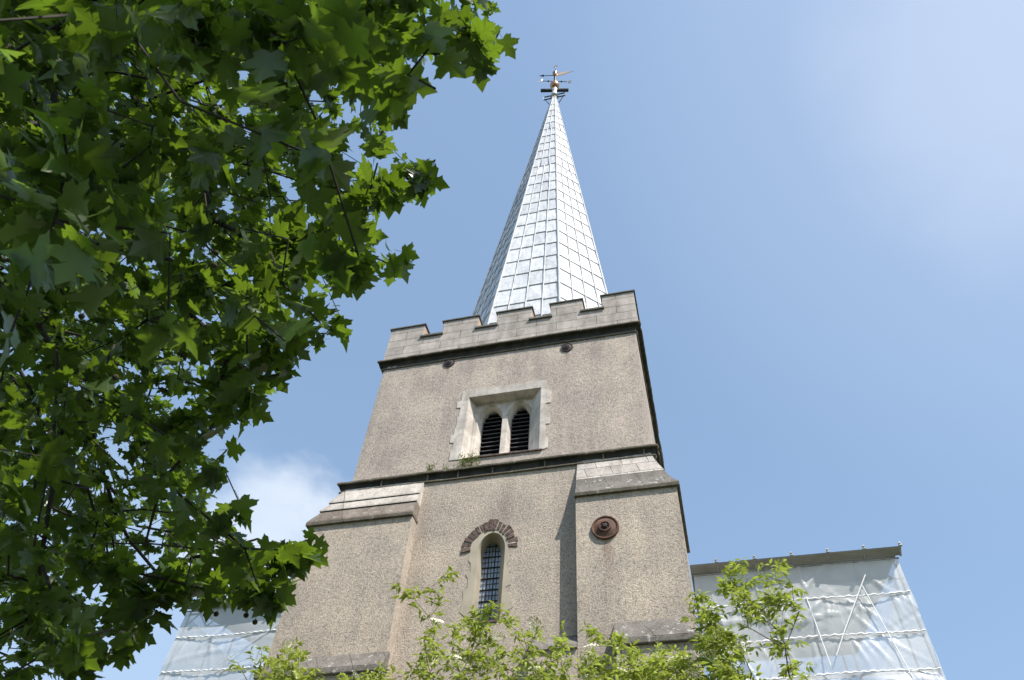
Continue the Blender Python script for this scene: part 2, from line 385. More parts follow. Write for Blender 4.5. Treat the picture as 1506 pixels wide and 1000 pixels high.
# mouldings that run round the tower: profile (p, z) swept round a rectangle
def run_round(mb, x0, x1, y0, y1, prof):
    n = len(prof); vs = []; m_ = 70; rr = np.random.default_rng(6); W4 = 4 * m_
    w1 = np.cumsum(rr.normal(0, .0016, W4)); w1 -= np.linspace(0, w1[-1], W4); chip = np.where(rr.random(W4) < .05, rr.uniform(.006, .02, W4), 0)
    for (p, z) in prof:
        cs = [(x0 - p, y0 - p), (x1 + p, y0 - p), (x1 + p, y1 + p), (x0 - p, y1 + p)]; outer = p > .1
        for sd in range(4):
            (ax, ay), (bx, by) = cs[sd], cs[(sd + 1) % 4]
            for j in range(m_):
                f_ = j / m_; x, y = ax + (bx - ax) * f_, ay + (by - ay) * f_; q = sd * m_ + j
                d = (w1[q] + rr.normal(0, .0012)) - (chip[q] if outer else 0)
                nx_, ny_ = ((0, -1), (1, 0), (0, 1), (-1, 0))[sd]
                if j == 0: nx_ = ny_ = 0
                vs.append((x + nx_ * d, y + ny_ * d, z + (w1[q] * .8)))
    fs = []
    for i in range(n - 1):
        for k_ in range(W4):
            k2 = (k_ + 1) % W4; fs.append((i * W4 + k_, i * W4 + k2, (i + 1) * W4 + k2, (i + 1) * W4 + k_))
    mb.add(vs, fs)
u = MB()
run_round(u, -6.27, -0.46, 10.27, 16.1, [(0.12, 14.587), (0.145, 14.592), (0.145, 14.625), (0.03, 14.66)])
run_round(u, -6.27, -0.46, 10.27, 16.1, [(0.0, 14.385), (0.045, 14.39), (0.045, 14.425), (0.02, 14.43)])
cn = u.build('cornice', M['string'], T, fix=True)
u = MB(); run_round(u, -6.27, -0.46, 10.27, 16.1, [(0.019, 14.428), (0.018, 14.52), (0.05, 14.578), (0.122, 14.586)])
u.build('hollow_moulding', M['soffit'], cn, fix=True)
u = MB()
run_round(u, -6.29, -0.46, 10.25, 16.1, [(0.15, 10.893), (0.175, 10.90), (0.175, 10.935), (0.0, 11.03)])
run_round(u, -6.29, -0.46, 10.25, 16.1, [(0.0, 10.72), (0.120, 10.725), (0.120, 10.750), (0.095, 10.755)])
stc = u.build('string_course', M['string'], T, fix=True)
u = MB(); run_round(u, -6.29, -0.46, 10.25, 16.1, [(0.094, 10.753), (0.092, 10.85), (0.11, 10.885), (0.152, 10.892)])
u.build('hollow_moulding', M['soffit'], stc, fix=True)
for xx in (-5.55, -4.62, -4.02, -3.35, -2.36, -1.28, -0.55):
    MB().hexa([(xx, 10.118, 10.758), (xx + .014, 10.118, 10.758), (xx + .014, 10.17, 10.758), (xx, 10.17, 10.758)], [(xx - .006, 10.105, 10.886), (xx + .022, 10.105, 10.886), (xx + .022, 10.17, 10.886), (xx - .006, 10.17, 10.886)]).build('joint_rib', M['string'], stc)

# parapet with merlons on four sides
P0x, P1x, P0y, P1y = -6.31, -0.385, 10.20, 16.14
TH = 0.36; ZE, ZM = 15.36, 15.84
par = thing_par = None
u = MB()
u.box(P0x, P1x, P0y, P0y + TH, 14.63, ZE); u.box(P0x, P1x, P1y - TH, P1y, 14.63, ZE)
u.box(P0x, P0x + TH, P0y + TH, P1y - TH, 14.63, ZE); u.box(P1x - TH, P1x, P0y + TH, P1y - TH, 14.63, ZE)
parapet = u.build('parapet', M['ashlar'], T)
edges = [(-6.31, -5.45), (-4.97, -4.095), (-3.625, -2.79), (-2.33, -1.59), (-1.125, -0.385)]

def coping(mb, x0, x1, y0, y1, z, o=0.035):
    mb.hexa([(x0 - o, y0 - o, z), (x1 + o, y0 - o, z), (x1 + o, y1 + o, z), (x0 - o, y1 + o, z)],
            [(x0 - o, y0 - o, z + 0.032), (x1 + o, y0 - o, z + 0.032), (x1 + o, y1 + o, z + 0.032), (x0 - o, y1 + o, z + 0.032)])
def merlon(x0, x1, y0, y1, a0, a1, b0, b1):
    o = MB().box(x0, x1, y0, y1, ZE, ZM).build('merlon', M['ashlar'], T, bevel=.008)
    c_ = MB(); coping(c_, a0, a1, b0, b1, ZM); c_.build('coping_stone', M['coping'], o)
    return o
for i, (a, b_) in enumerate(edges):
    for (y0, y1) in ((P0y, P0y + TH), (P1y - TH, P1y)):
        merlon(a, b_, y0, y1, a, b_, y0, y1)
    if 0 < i < 4 or True:
        ya, yb_ = P0y + (a - P0x) * (P1y - P0y) / (P1x - P0x), P0y + (b_ - P0x) * (P1y - P0y) / (P1x - P0x)
        ya = max(ya, P0y + TH + (0.0)); yb_ = min(yb_, P1y - TH)
        for (x0, x1) in ((P0x, P0x + TH), (P1x - TH, P1x)):
            cya = ya + 0.04 if i == 0 else ya; cyb = yb_ - 0.04 if i == 4 else yb_
            merlon(x0, x1, ya, yb_, x0, x1, cya, cyb)
for i in range(4):
    a, b_ = edges[i][1], edges[i + 1][0]
    for (y0, y1) in ((P0y, P0y + TH), (P1y - TH, P1y)):
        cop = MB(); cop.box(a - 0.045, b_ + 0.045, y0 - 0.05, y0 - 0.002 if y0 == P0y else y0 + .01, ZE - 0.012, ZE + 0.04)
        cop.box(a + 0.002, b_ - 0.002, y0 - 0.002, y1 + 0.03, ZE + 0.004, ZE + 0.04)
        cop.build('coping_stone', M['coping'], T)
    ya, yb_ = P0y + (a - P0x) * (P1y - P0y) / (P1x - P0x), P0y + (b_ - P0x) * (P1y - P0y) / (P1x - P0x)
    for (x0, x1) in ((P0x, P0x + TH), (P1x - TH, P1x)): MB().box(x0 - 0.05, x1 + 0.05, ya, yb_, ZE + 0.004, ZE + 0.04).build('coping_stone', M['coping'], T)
# lichen-orange right-hand cheeks of the merlons
for (a, b_) in edges[:4]: MB().box(b_ + 0.001, b_ + 0.006, P0y + 0.03, P0y + TH - .02, ZE + 0.05, ZM - 0.01).build('merlon_cheek', M['merlon_side'], T)
# roof deck behind the parapet
MB().box(P0x + TH, P1x - TH, P0y + TH, P1y - TH, 14.7, 15.0).build('roof_deck', M['lead'], T)

# ---- buttresses
def weathering(x_in, x_out, y_top, y_bot, x_out_bot, prof):
    """stone slope: prof list of (t, z) where t=0 at the wall and 1 at the lip; inner flank stays vertical"""
    mb = MB(); prev = None
    rings = []
    for (tt, z) in prof:
        rings.append((y_top + (y_bot - y_top) * tt, x_out + (x_out_bot - x_out) * tt, z))
    vs = []
    for (y, xo, z) in rings: vs += [(x_in, y, z), (xo, y, z), (xo, 11.75, z), (x_in, 11.75, z)]
    fs = []
    for i in range(len(rings) - 1):
        for k_ in range(4):
            k2 = (k_ + 1) % 4; fs.append((i * 4 + k_, i * 4 + k2, (i + 1) * 4 + k2, (i + 1) * 4 + k_))
    mb.add(vs, fs); return mb
YBf = 9.92
def buttress(x0, x1, inner, outer_top, kind):
    b_ = MB(); b_.box(x0, x1, YBf, 11.72, 0, 9.80)
    o = b_.build('buttress', M['rough_low'], T)
    out = x0 if inner == x1 else x1
    sg = -1 if out == x0 else 1
    lip = out + sg * 0.055
    # lip slab, dark underneath
    l = MB()
    a, c_ = (lip, inner + 0.012) if sg < 0 else (inner - 0.012, lip)
    l.hexa([(a, YBf - .055, 9.80), (c_, YBf - .055, 9.80), (c_, 11.78, 9.80), (a, 11.78, 9.80)], [(a, YBf - .06, 9.855), (c_, YBf - .06, 9.855), (c_, 11.78, 9.855), (a, 11.78, 9.855)])
    l.build('drip_stone', M['string'], o)
    if kind == 'L':
        # three overlapping courses
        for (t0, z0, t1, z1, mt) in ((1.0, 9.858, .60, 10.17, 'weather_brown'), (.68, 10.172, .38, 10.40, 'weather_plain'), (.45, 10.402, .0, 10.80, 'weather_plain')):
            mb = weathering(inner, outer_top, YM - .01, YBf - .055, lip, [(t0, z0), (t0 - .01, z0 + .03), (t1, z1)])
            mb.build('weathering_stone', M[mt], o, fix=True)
    else:
        prof = [(1.0, 9.858), (.99, 9.875), (.80, 9.98), (.62, 10.12), (.48, 10.27)]
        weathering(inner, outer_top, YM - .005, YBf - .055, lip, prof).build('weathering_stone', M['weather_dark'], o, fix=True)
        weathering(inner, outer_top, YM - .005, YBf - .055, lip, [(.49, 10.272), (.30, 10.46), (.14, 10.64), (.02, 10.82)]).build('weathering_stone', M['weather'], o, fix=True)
    return o
bl = buttress(LB[0], LB[1], LB[1], -6.29, 'L')
brt = buttress(RB[0], RB[1], RB[0], -0.44, 'R')
# second set-offs, half hidden by the elder
def setoff(x0, x1, hip0, hip1, ztop, zlip, parent, mt, yl=9.66):
    mb = MB()
    mb.hexa([(x0, yl, zlip), (x1, yl, zlip), (x1, YBf - .003, zlip), (x0, YBf - .003, zlip)], [(x0, yl, zlip + .09), (x1, yl, zlip + .09), (x1, YBf - .003, zlip + .09), (x0, YBf - .003, zlip + .09)])
    mb.hexa([(x0, yl + .004, zlip + .092), (x1, yl + .004, zlip + .092), (x1, YBf - .003, zlip + .092), (x0, YBf - .003, zlip + .092)],
            [(x0 + hip0, YBf - .04, ztop), (x1 - hip1, YBf - .04, ztop), (x1 - hip1, YBf - .003, ztop + .02), (x0 + hip0, YBf - .003, ztop + .02)])
    mb.build('setoff_stone', M[mt], parent, bevel=.012)
    MB().box(x0 + .05, x1 - .05, yl + .06, YBf - .004, 0, zlip - .002).build('lower_buttress', M['rough_low'], parent)
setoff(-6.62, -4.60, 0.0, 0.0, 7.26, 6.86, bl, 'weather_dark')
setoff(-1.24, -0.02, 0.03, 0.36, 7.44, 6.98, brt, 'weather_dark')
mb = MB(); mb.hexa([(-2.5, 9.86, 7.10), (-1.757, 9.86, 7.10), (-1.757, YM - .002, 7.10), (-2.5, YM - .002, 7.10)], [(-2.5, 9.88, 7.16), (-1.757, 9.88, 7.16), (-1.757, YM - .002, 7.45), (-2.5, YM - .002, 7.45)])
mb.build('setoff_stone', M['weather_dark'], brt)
MB().box(-2.46, -1.76, 9.90, YM - .004, 0, 7.098).build('lower_buttress', M['rough_low'], brt)

# ---- belfry window
W = bpy.data.objects.new('belfry_window', None); COL.objects.link(W); W.parent = T; W.location = Vector((-3.3, 10.25, 11.3)) - Vector(world_loc(T))
outl = [(-4.20, 11.315), (-2.385, 11.315), (-2.385, 11.33), (-2.33, 11.34), (-2.33, 11.60), (-2.39, 11.61), (-2.39, 11.97), (-2.30, 11.97), (-2.30, 12.28), (-2.385, 12.28), (-2.385, 12.56), (-2.29, 12.56), (-2.29, 12.91), (-2.355, 12.92), (-2.345, 13.08), (-2.385, 13.08), (-2.385, 13.26),
        (-4.215, 13.26), (-4.215, 13.02), (-4.225, 12.97), (-4.30, 12.96), (-4.30, 12.78), (-4.21, 12.77), (-4.225, 12.5), (-4.25, 12.49), (-4.245, 12.2), (-4.27, 12.19), (-4.265, 12.0), (-4.33, 11.98), (-4.33, 11.79), (-4.245, 11.78), (-4.26, 11.58), (-4.285, 11.57), (-4.285, 11.315)]
inn = [(-4.06, 11.33), (-2.50, 11.33), (-2.50, 13.05), (-4.06, 13.05)]
bk = [(-3.97, 11.40), (-2.68, 11.40), (-2.68, 13.055), (-3.97, 13.055)]
bk2 = [(-3.94, 11.42), (-2.715, 11.42), (-2.715, 13.035), (-3.94, 13.035)]
u = MB(); YW = YF - .014
u.plate([outl, inn], YW); u.ribbon(outl, YW, outl, YF + .02)
u.ribbon(inn, YW, bk, 10.43); u.ribbon(bk, 10.43, bk, 10.45); u.plate([bk, bk2], 10.45); u.ribbon(bk2, 10.45, bk2, 10.48)
u.build('frame', M['dressed'], W)
u = MB()
la, lb = arch(-3.625, .27, 11.42, 12.60, 13.005, 10, .38), arch(-2.99, .262, 11.42, 12.60, 13.005, 10, .38)
la = [(max(x, -3.90), z) for x, z in la]
la2, lb2 = arch(-3.615, .216, 11.42, 12.62, 12.955, 10, .5), arch(-3.005, .200, 11.42, 12.62, 12.955, 10, .5)
lb = [(min(x, -2.73), z) for x, z in lb]
u.plate([bk2, [(x, max(z, 11.425)) for x, z in la], [(x, max(z, 11.425)) for x, z in lb]], 10.48)
for A, B in ((la, la2), (lb, lb2)):
    u.ribbon(A, 10.48, B, 10.60); u.ribbon(B, 10.60, B, 10.70)
# raised roll round each head
for xc in (-3.625, -2.99):
    A = arch(xc, .280, 12.5, 12.60, 13.018, 10, .38)[2:]
    u.tube([(x, 10.476, z) for x, z in A], .012, 6)
u.build('tracery', M['dressed'], W)
for xc in (-3.615, -3.005):
    u = MB()
    for i in range(13):
        z = 11.50 + i * .113
        hw = .212 if z < 12.6 else .212 * max(0.2, 1 - ((z - 12.6) / .40) ** 1.6)
        u.hexa([(xc - hw, 10.645, z), (xc + hw, 10.645, z), (xc + hw, 10.79, z + .095), (xc - hw, 10.79, z + .095)],
               [(xc - hw, 10.645, z + .016), (xc + hw, 10.645, z + .016), (xc + hw, 10.79, z + .111), (xc - hw, 10.79, z + .111)])
    u.build('louvre', M['louvre'], W)
u = MB(); u.box(-3.95, -2.6, 10.86, 10.9, 11.3, 13.1); u.build('interior_shade', M['black'], W)  # near-black sheet painted as the shade inside the belfry
u = MB(); u.hexa([(-4.0, 10.215, 11.29), (-2.44, 10.215, 11.29), (-2.44, 10.72, 11.29), (-4.0, 10.72, 11.29)], [(-4.0, 10.215, 11.315), (-2.44, 10.215, 11.315), (-2.44, 10.72, 11.425), (-4.0, 10.72, 11.425)])
u.build('sill', M['brick'], W)

# ---- lancet window
W2 = bpy.data.objects.new('lancet_window', None); COL.objects.link(W2); W2.parent = T; W2.location = Vector((LX, YM, 7.8)) - Vector(world_loc(T))
gl = arch(LX - .075, .162, 7.80, 9.12, 9.42, 10)
u = MB(); u.ribbon(lan_o, YM, gl, 10.40); u.ribbon(gl, 10.40, gl, 10.46)
u.build('reveal', M['plaster'], W2, smooth=False)
# smooth margin with a ragged edge, proud of the wall
mar = [(LX - .445, 7.98), (LX - .41, 8.2), (LX - .43, 8.36), (LX - .36, 8.40), (LX - .37, 8.58), (LX - .42, 8.66), (LX - .34, 8.70), (LX - .35, 8.86), (LX - .40, 8.93), (LX - .38, 9.08)]
hd = [(LX - .05 - .345 * math.cos(a), 9.12 + .385 * math.sin(a)) for a in np.linspace(0.06, math.pi - .06, 15)]
mr = [(LX + .27, 9.0), (LX + .33, 8.86), (LX + .27, 8.78), (LX + .30, 8.6), (LX + .37, 8.54), (LX + .36, 8.40), (LX + .28, 8.36), (LX + .30, 8.28), (LX + .37, 8.20), (LX + .42, 8.0)]
outm = mar + hd + mr + [(LX + .245, 7.86), (LX + .20, 7.79), (LX - .24, 7.79)]
u = MB(); u.plate([outm, [(x, max(z, 7.801)) for x, z in lan_o]], YM - .008); u.ribbon(outm, YM - .008, outm, YM + .01)
u.ribbon(lan_o, YM - .008, lan_o, YM + .001)
u.build('margin', M['plaster'], W2)
u = MB(); u.plate([gl], 10.43); u.build('glass_pane', M['glass'], W2)
u = MB()
for i, x in enumerate((-.11, -.055, 0, .055, .11)): 
    zt = 9.12 + .30 * math.sqrt(max(0, 1 - (x / .165) ** 2))
    u.tube([(LX - .075 + x, 10.422, 7.82), (LX - .075 + x, 10.422, zt)], .0085 if i in (1, 3) else .0045, 5)
for i in range(15):
    z = 7.88 + i * .105; hw = .158 if z < 9.12 else .16 * math.sqrt(max(.02, 1 - ((z - 9.12) / .30) ** 2))
    u.tube([(LX - .075 - hw, 10.418, z), (LX - .075 + hw, 10.418, z)], .011 if i % 2 == 0 else .005, 5)
u.build('glazing_bars', M['leadcame'], W2)
u = MB(); mo = MB()
na = 17
for i in range(na):
    a0 = math.pi * (1.03 - 1.06 * i / na); a1 = math.pi * (1.03 - 1.06 * (i + .84) / na)
    r0 = random.uniform(-.012, .012); r1 = .15 + random.uniform(-.02, .03)
    yj = YM - .016 - random.uniform(0, .016)
    q = [(LX - .05 + (.325 + r) * math.cos(a), 9.14 + (.355 + r * 1.25) * math.sin(a)) for r, a in ((r0, a0), (r1, a0 + random.uniform(-.02, .02)), (r1, a1), (r0, a1))]
    u.hexa([(x, yj, z) for x, z in q], [(x, YM + .03, z) for x, z in q])
u.build('brick_arch', M['brick'], W2, fix=True, bevel=.008)
ring = [(LX - .05 + .455 * math.cos(a), 9.14 + .52 * math.sin(a)) for a in np.linspace(-.05, math.pi + .05, 26)]
ring2 = [(LX - .05 + .325 * math.cos(a), 9.14 + .355 * math.sin(a)) for a in np.linspace(-.05, math.pi + .05, 26)]
mo.ribbon(ring, YM - .012, ring2, YM - .012, closed=False); mo.build('arch_mortar', M['mortar'], W2)
u = MB(); u.box(LX - .22, LX + .18, YM - .02, 10.42, 7.76, 7.80); u.build('sill', M['brick'], W2)

# ---- round iron tie plates
def tie_plate(x, y, z, r, mt, lab):
    k = r / .225; u = MB()
    u.lathe([(a_, h_ * k) for a_, h_ in [(r, -.01), (r, .03), (r * .96, .045), (r * .88, .045), (r * .84, .028), (r * .50, .052), (r * .45, .075), (r * .34, .078), (r * .30, .055), (r * .2, .06)]], (x, y, z), 'Y', 32)
    o = u.build('tie_plate', M[mt], T, smooth=False); o['label'] = lab
    u = MB(); u.lathe([(r * .18, .03 * k), (r * .18, .085 * k), (r * .12, .095 * k), (0.001, .095 * k)], (x, y, z), 'Y', 6)
    for k_ in range(6):
        a = k_ * math.pi / 3 + .2
        u.box(x + r * .22 * math.cos(a) - .008, x + r * .22 * math.cos(a) + .008, y - .08 * k, y - .05 * k, z + r * .22 * math.sin(a) - .008, z + r * .22 * math.sin(a) + .008)
    u.build('nut', M['iron_dark'], o)
tie_plate(-1.275, YBf, 9.115, .225, 'iron', 'large rust-brown round iron plate on the buttress')
tie_plate(-4.655, YF, 14.30, .135, 'iron_dark', 'small dark round iron plate nearer the left end of the cornice')
tie_plate(-1.955, YF, 14.22, .135, 'iron_dark', 'small dark round iron plate nearer the right end of the cornice')

# fragments of stone below the louvres on the right flank (broken cornice line seen edge-on)

# ---- spire
SX, SY, ZT, A16 = -3.20, 13.2, 37.34, 2.258
LEAN = 0.12
def ring_pt(k_, z, off=0.0):
    s_ = A16 * (ZT - z) / (ZT - 16) + off
    r = s_ / math.cos(math.pi / 8); a = -math.pi / 2 - math.pi / 8 + k_ * math.pi / 4
    ln = LEAN * (z - 16) / (ZT - 16)
    return Vector((SX + ln + r * math.cos(a), SY + r * math.sin(a), z))
sp = MB()
Z0 = 14.95; rows = []
z = Z0; 
while z < 36.3: rows.append(z); z += .80 + .12 * (z - 15) / 22
rows.append(36.9)
for k_ in range(8):
    for ri in range(len(rows) - 1):
        za, zb = rows[ri], rows[ri + 1]
        nc = 4 if za < 27 else (3 if za < 31.5 else (2 if za < 34.6 else 1))
        for c_ in range(nc):
            j0 = random.uniform(-.006, .006) + (.05 if (c_ == 2 and k_ == 0) else 0)
            fa, fb = c_ / nc, (c_ + 1) / nc
            lo, hi = za + j0, zb + .05
            A, B = ring_pt(k_, lo, .034), ring_pt(k_ + 1, lo, .034); C_, D = ring_pt(k_ + 1, hi, .004), ring_pt(k_, hi, .004)
            # a little belly on each sheet so light varies over it
            p00, p10, p11, p01 = A.lerp(B, fa), A.lerp(B, fb), D.lerp(C_, fb), D.lerp(C_, fa)
            nrm = (p10 - p00).cross(p01 - p00).normalized()
            mid = (p00 + p10 + p11 + p01) / 4 + nrm * random.uniform(-.004, .018)
            q0, q1 = ring_pt(k_, lo, -.01), ring_pt(k_ + 1, lo, -.01)
            b0, b1 = q0.lerp(q1, fa), q0.lerp(q1, fb)
            sp.add([p00, p10, p11, p01, mid, b0, b1], [(0, 1, 4), (1, 2, 4), (2, 3, 4), (3, 0, 4), (5, 6, 1, 0)])
spire = sp.build('spire', M['lead'], T)
rl = MB()
for k_ in range(8):
    rl.tube([ring_pt(k_, z, .03) for z in rows], [max(.02, .042 - .0010 * i) for i in range(len(rows))], 6)
    for f_, zt in ((.25, 27), (.5, 27), (.75, 27)):
        zz = [z for z in rows if z < zt + .9]
        rl.tube([ring_pt(k_, z, .035).lerp(ring_pt(k_ + 1, z, .035), f_) for z in zz], .022, 6)
    for nc, za, zb in ((3, 27, 31.5), (2, 31.5, 34.6)):
        zz = [z for z in rows if za < z < zb + .9]
        for c_ in range(1, nc): rl.tube([ring_pt(k_, z, .03).lerp(ring_pt(k_ + 1, z, .03), c_ / nc) for z in zz], .02, 6)
rl.build('lead_roll', M['roll'], spire, smooth=True)
tipx = SX + LEAN
br = MB()
for sx in (-1, 1):
    x0, x1 = tipx + sx * .13, tipx + sx * .52; zb = 36.78
    br.tube([(x0, SY, zb + .34), (x1, SY, zb + .34), (x1, SY, zb), (x0, SY, zb)], .03, 4)
    br.tube([(x1 - sx * .08, SY, zb - .02), (x0 + sx * .10, SY, zb - .75)], .022, 4)
br.build('ladder_bracket', M['vaneiron'], spire)

# ---- weather vane
V = thing('weather_vane', (tipx, SY, 36.9), 'gilt weather vane with ball and compass arms on the spire tip', 'weather vane')
z0 = 36.9
MB().tube([(tipx, SY, z0 - .2), (tipx, SY, z0 + 3.3)], [.11, .04], 10).build('pole', M['vaneiron'], V)
u = MB(); u.lathe([(.0, 0), (.2, .02), (.14, .2), (.10, .7), (.17, .8), (.10, .9)], (tipx, SY, z0 + .0), 'Z', 16); u.build('finial_base', M['lead'], V, smooth=True)
u = MB()
for a in (0.35, math.pi + .35):
    d = Vector((math.cos(a), math.sin(a) * .55, 0)).normalized(); p = Vector((-d.y, d.x, 0))
    c0, c1 = Vector((tipx, SY, z0 + .82)) + d * .12, Vector((tipx, SY, z0 + .82)) + d * .68
    u.tube([c0, c1], .085, 8); u.tube([c0 + Vector((0, 0, .06)), c1 + Vector((0, 0, .06))], .075, 8)
u.build('cross_bar', M['vaneiron'], V)
u = MB(); u.lathe([(.001, 0), (.13, .05), (.215, .17), (.235, .28), (.21, .40), (.12, .51), (.04, .56)], (tipx, SY, z0 + 1.2), 'Z', 20); u.build('ball', M['copper'], V, smooth=True)
u = MB()
for i, a in enumerate((.25, .25 + math.pi / 2, .25 + math.pi, .25 + 1.5 * math.pi)):
    d = Vector((math.cos(a), math.sin(a), 0)); c1 = Vector((tipx, SY, z0 + 2.05)) + d * .62
    u.tube([(tipx, SY, z0 + 2.05), tuple(c1)], .018, 5)
    u.tube([tuple(Vector((tipx, SY, z0 + 2.05)) + d * .3), tuple(Vector((tipx, SY, z0 + 2.05)) + d * .36)], .05, 6)
u.build('compass_arm', M['vaneiron'], V)
letters = {'N': [[(0, 0), (0, 1), (.7, 0), (.7, 1)]], 'E': [[(.7, 0), (0, 0), (0, 1), (.7, 1)], [(0, .5), (.55, .5)]], 'S': [[(0, .1), (.4, 0), (.7, .25), (.1, .7), (.3, 1), (.7, .9)]], 'W': [[(0, 1), (.2, 0), (.4, .7), (.6, 0), (.8, 1)]]}
for ch, a in zip('ENWS', (.25, .25 + math.pi / 2, .25 + math.pi, .25 + 1.5 * math.pi)):
    d = Vector((math.cos(a), math.sin(a), 0)); c1 = Vector((tipx, SY, z0 + 2.05)) + d * .74
    u = MB()
    for st in letters[ch]: u.tube([tuple(c1 + Vector(((x - .35) * .24, 0, (zz - .5) * .24))) for x, zz in st], .016, 5)
    u.build('compass_letter', M['gold'], V)
pn = [(0.05, 0.0), (.62, .05), (.55, .12), (.95, .16), (.62, .22), (.66, .30), (.05, .34)]
u = MB(); zz = z0 + 2.75
u.plate([[(tipx + x, zz + z) for x, z in pn]], SY - .012); u.plate([[(tipx + x, zz + z) for x, z in pn]], SY + .012); u.ribbon([(tipx + x, zz + z) for x, z in pn], SY - .012, [(tipx + x, zz + z) for x, z in pn], SY + .012)
u.build('pennant', M['gold'], V)
u = MB(); u.tube([(tipx - .75, SY - .2, zz - .02), (tipx, SY, zz + .15)], .02, 5); u.tube([(tipx - .78, SY - .21, zz - .03), (tipx - .55, SY - .15, zz + .03)], [.001, .06], 6)
u.build('pointer', M['vaneiron'], V)
u = MB(); u.lathe([(.03, 0), (.12, .08), (.06, .16), (.13, .28), (.08, .38), (.01, .50)], (tipx, SY, zz + .2), 'Z', 12); u.build('finial', M['copper'], V, smooth=True)

# ---------------------------------------------------------------- scaffolds behind the tower
def bump1(x, c_, w_): return math.exp(-((x - c_) / w_) ** 2)
def sheet(x0, x1, z0, z1, y, seed, ties):
    rs = np.random.default_rng(seed); nx, nz = 190, 150
    X, Z = np.meshgrid(np.linspace(x0, x1, nx), np.linspace(z0, z1, nz))
    D = np.zeros_like(X)
    for _ in range(60):      # long soft creases between fixings
        cx, cz = rs.uniform(x0, x1), rs.uniform(z0, z1); a = rs.uniform(-.9, .9) + math.pi / 2 * (rs.random() < .6)
        L, wd, h = rs.uniform(.3, 1.4), rs.uniform(.015, .055), rs.uniform(.02, .065)
        u_ = (X - cx) * math.cos(a) + (Z - cz) * math.sin(a); v_ = -(X - cx) * math.sin(a) + (Z - cz) * math.cos(a) + .12 * u_ ** 2
        D += h * np.exp(-(u_ / L) ** 2) * np.exp(-(v_ / wd) ** 2) * rs.choice([1, 1, -.6])
    for zt in ties:         # drawn in along the ties, bellying between
        D -= .02 * np.exp(-((Z - zt) / .16) ** 2)
        for _ in range(14):
            cx = rs.uniform(x0, x1); a = rs.uniform(-.5, .5); L = rs.uniform(.15, .5)
            below = zt - Z
            D += .05 * np.exp(-((X - cx - a * below) / (.03 + .05 * np.abs(below))) ** 2) * np.clip(below / .30, 0, 1) * np.exp(-np.clip(below, 0, 9) / L)
    zl = min(ties)
    low = np.clip((zl - Z) / .3, 0, 1)
    D += low * .16 * np.abs(np.sin((X - x0) * 2.1 + (zl - Z) * 1.3)) ** 2 + low * .06 * np.sin((X * .8 + Z) * 9)
    D += .05 * np.sin(X * 2.3 + seed) * np.cos(Z * 1.7)
    vs = np.stack([X + .015 * np.sin(Z * 5 + seed), y - D, Z], -1).reshape(-1, 3)
    mb = MB(); mb.v = [tuple(p) for p in vs.tolist()]
    mb.f = [(j * nx + i, j * nx + i + 1, (j + 1) * nx + i + 1, (j + 1) * nx + i) for j in range(nz - 1) for i in range(nx - 1)]
    return mb
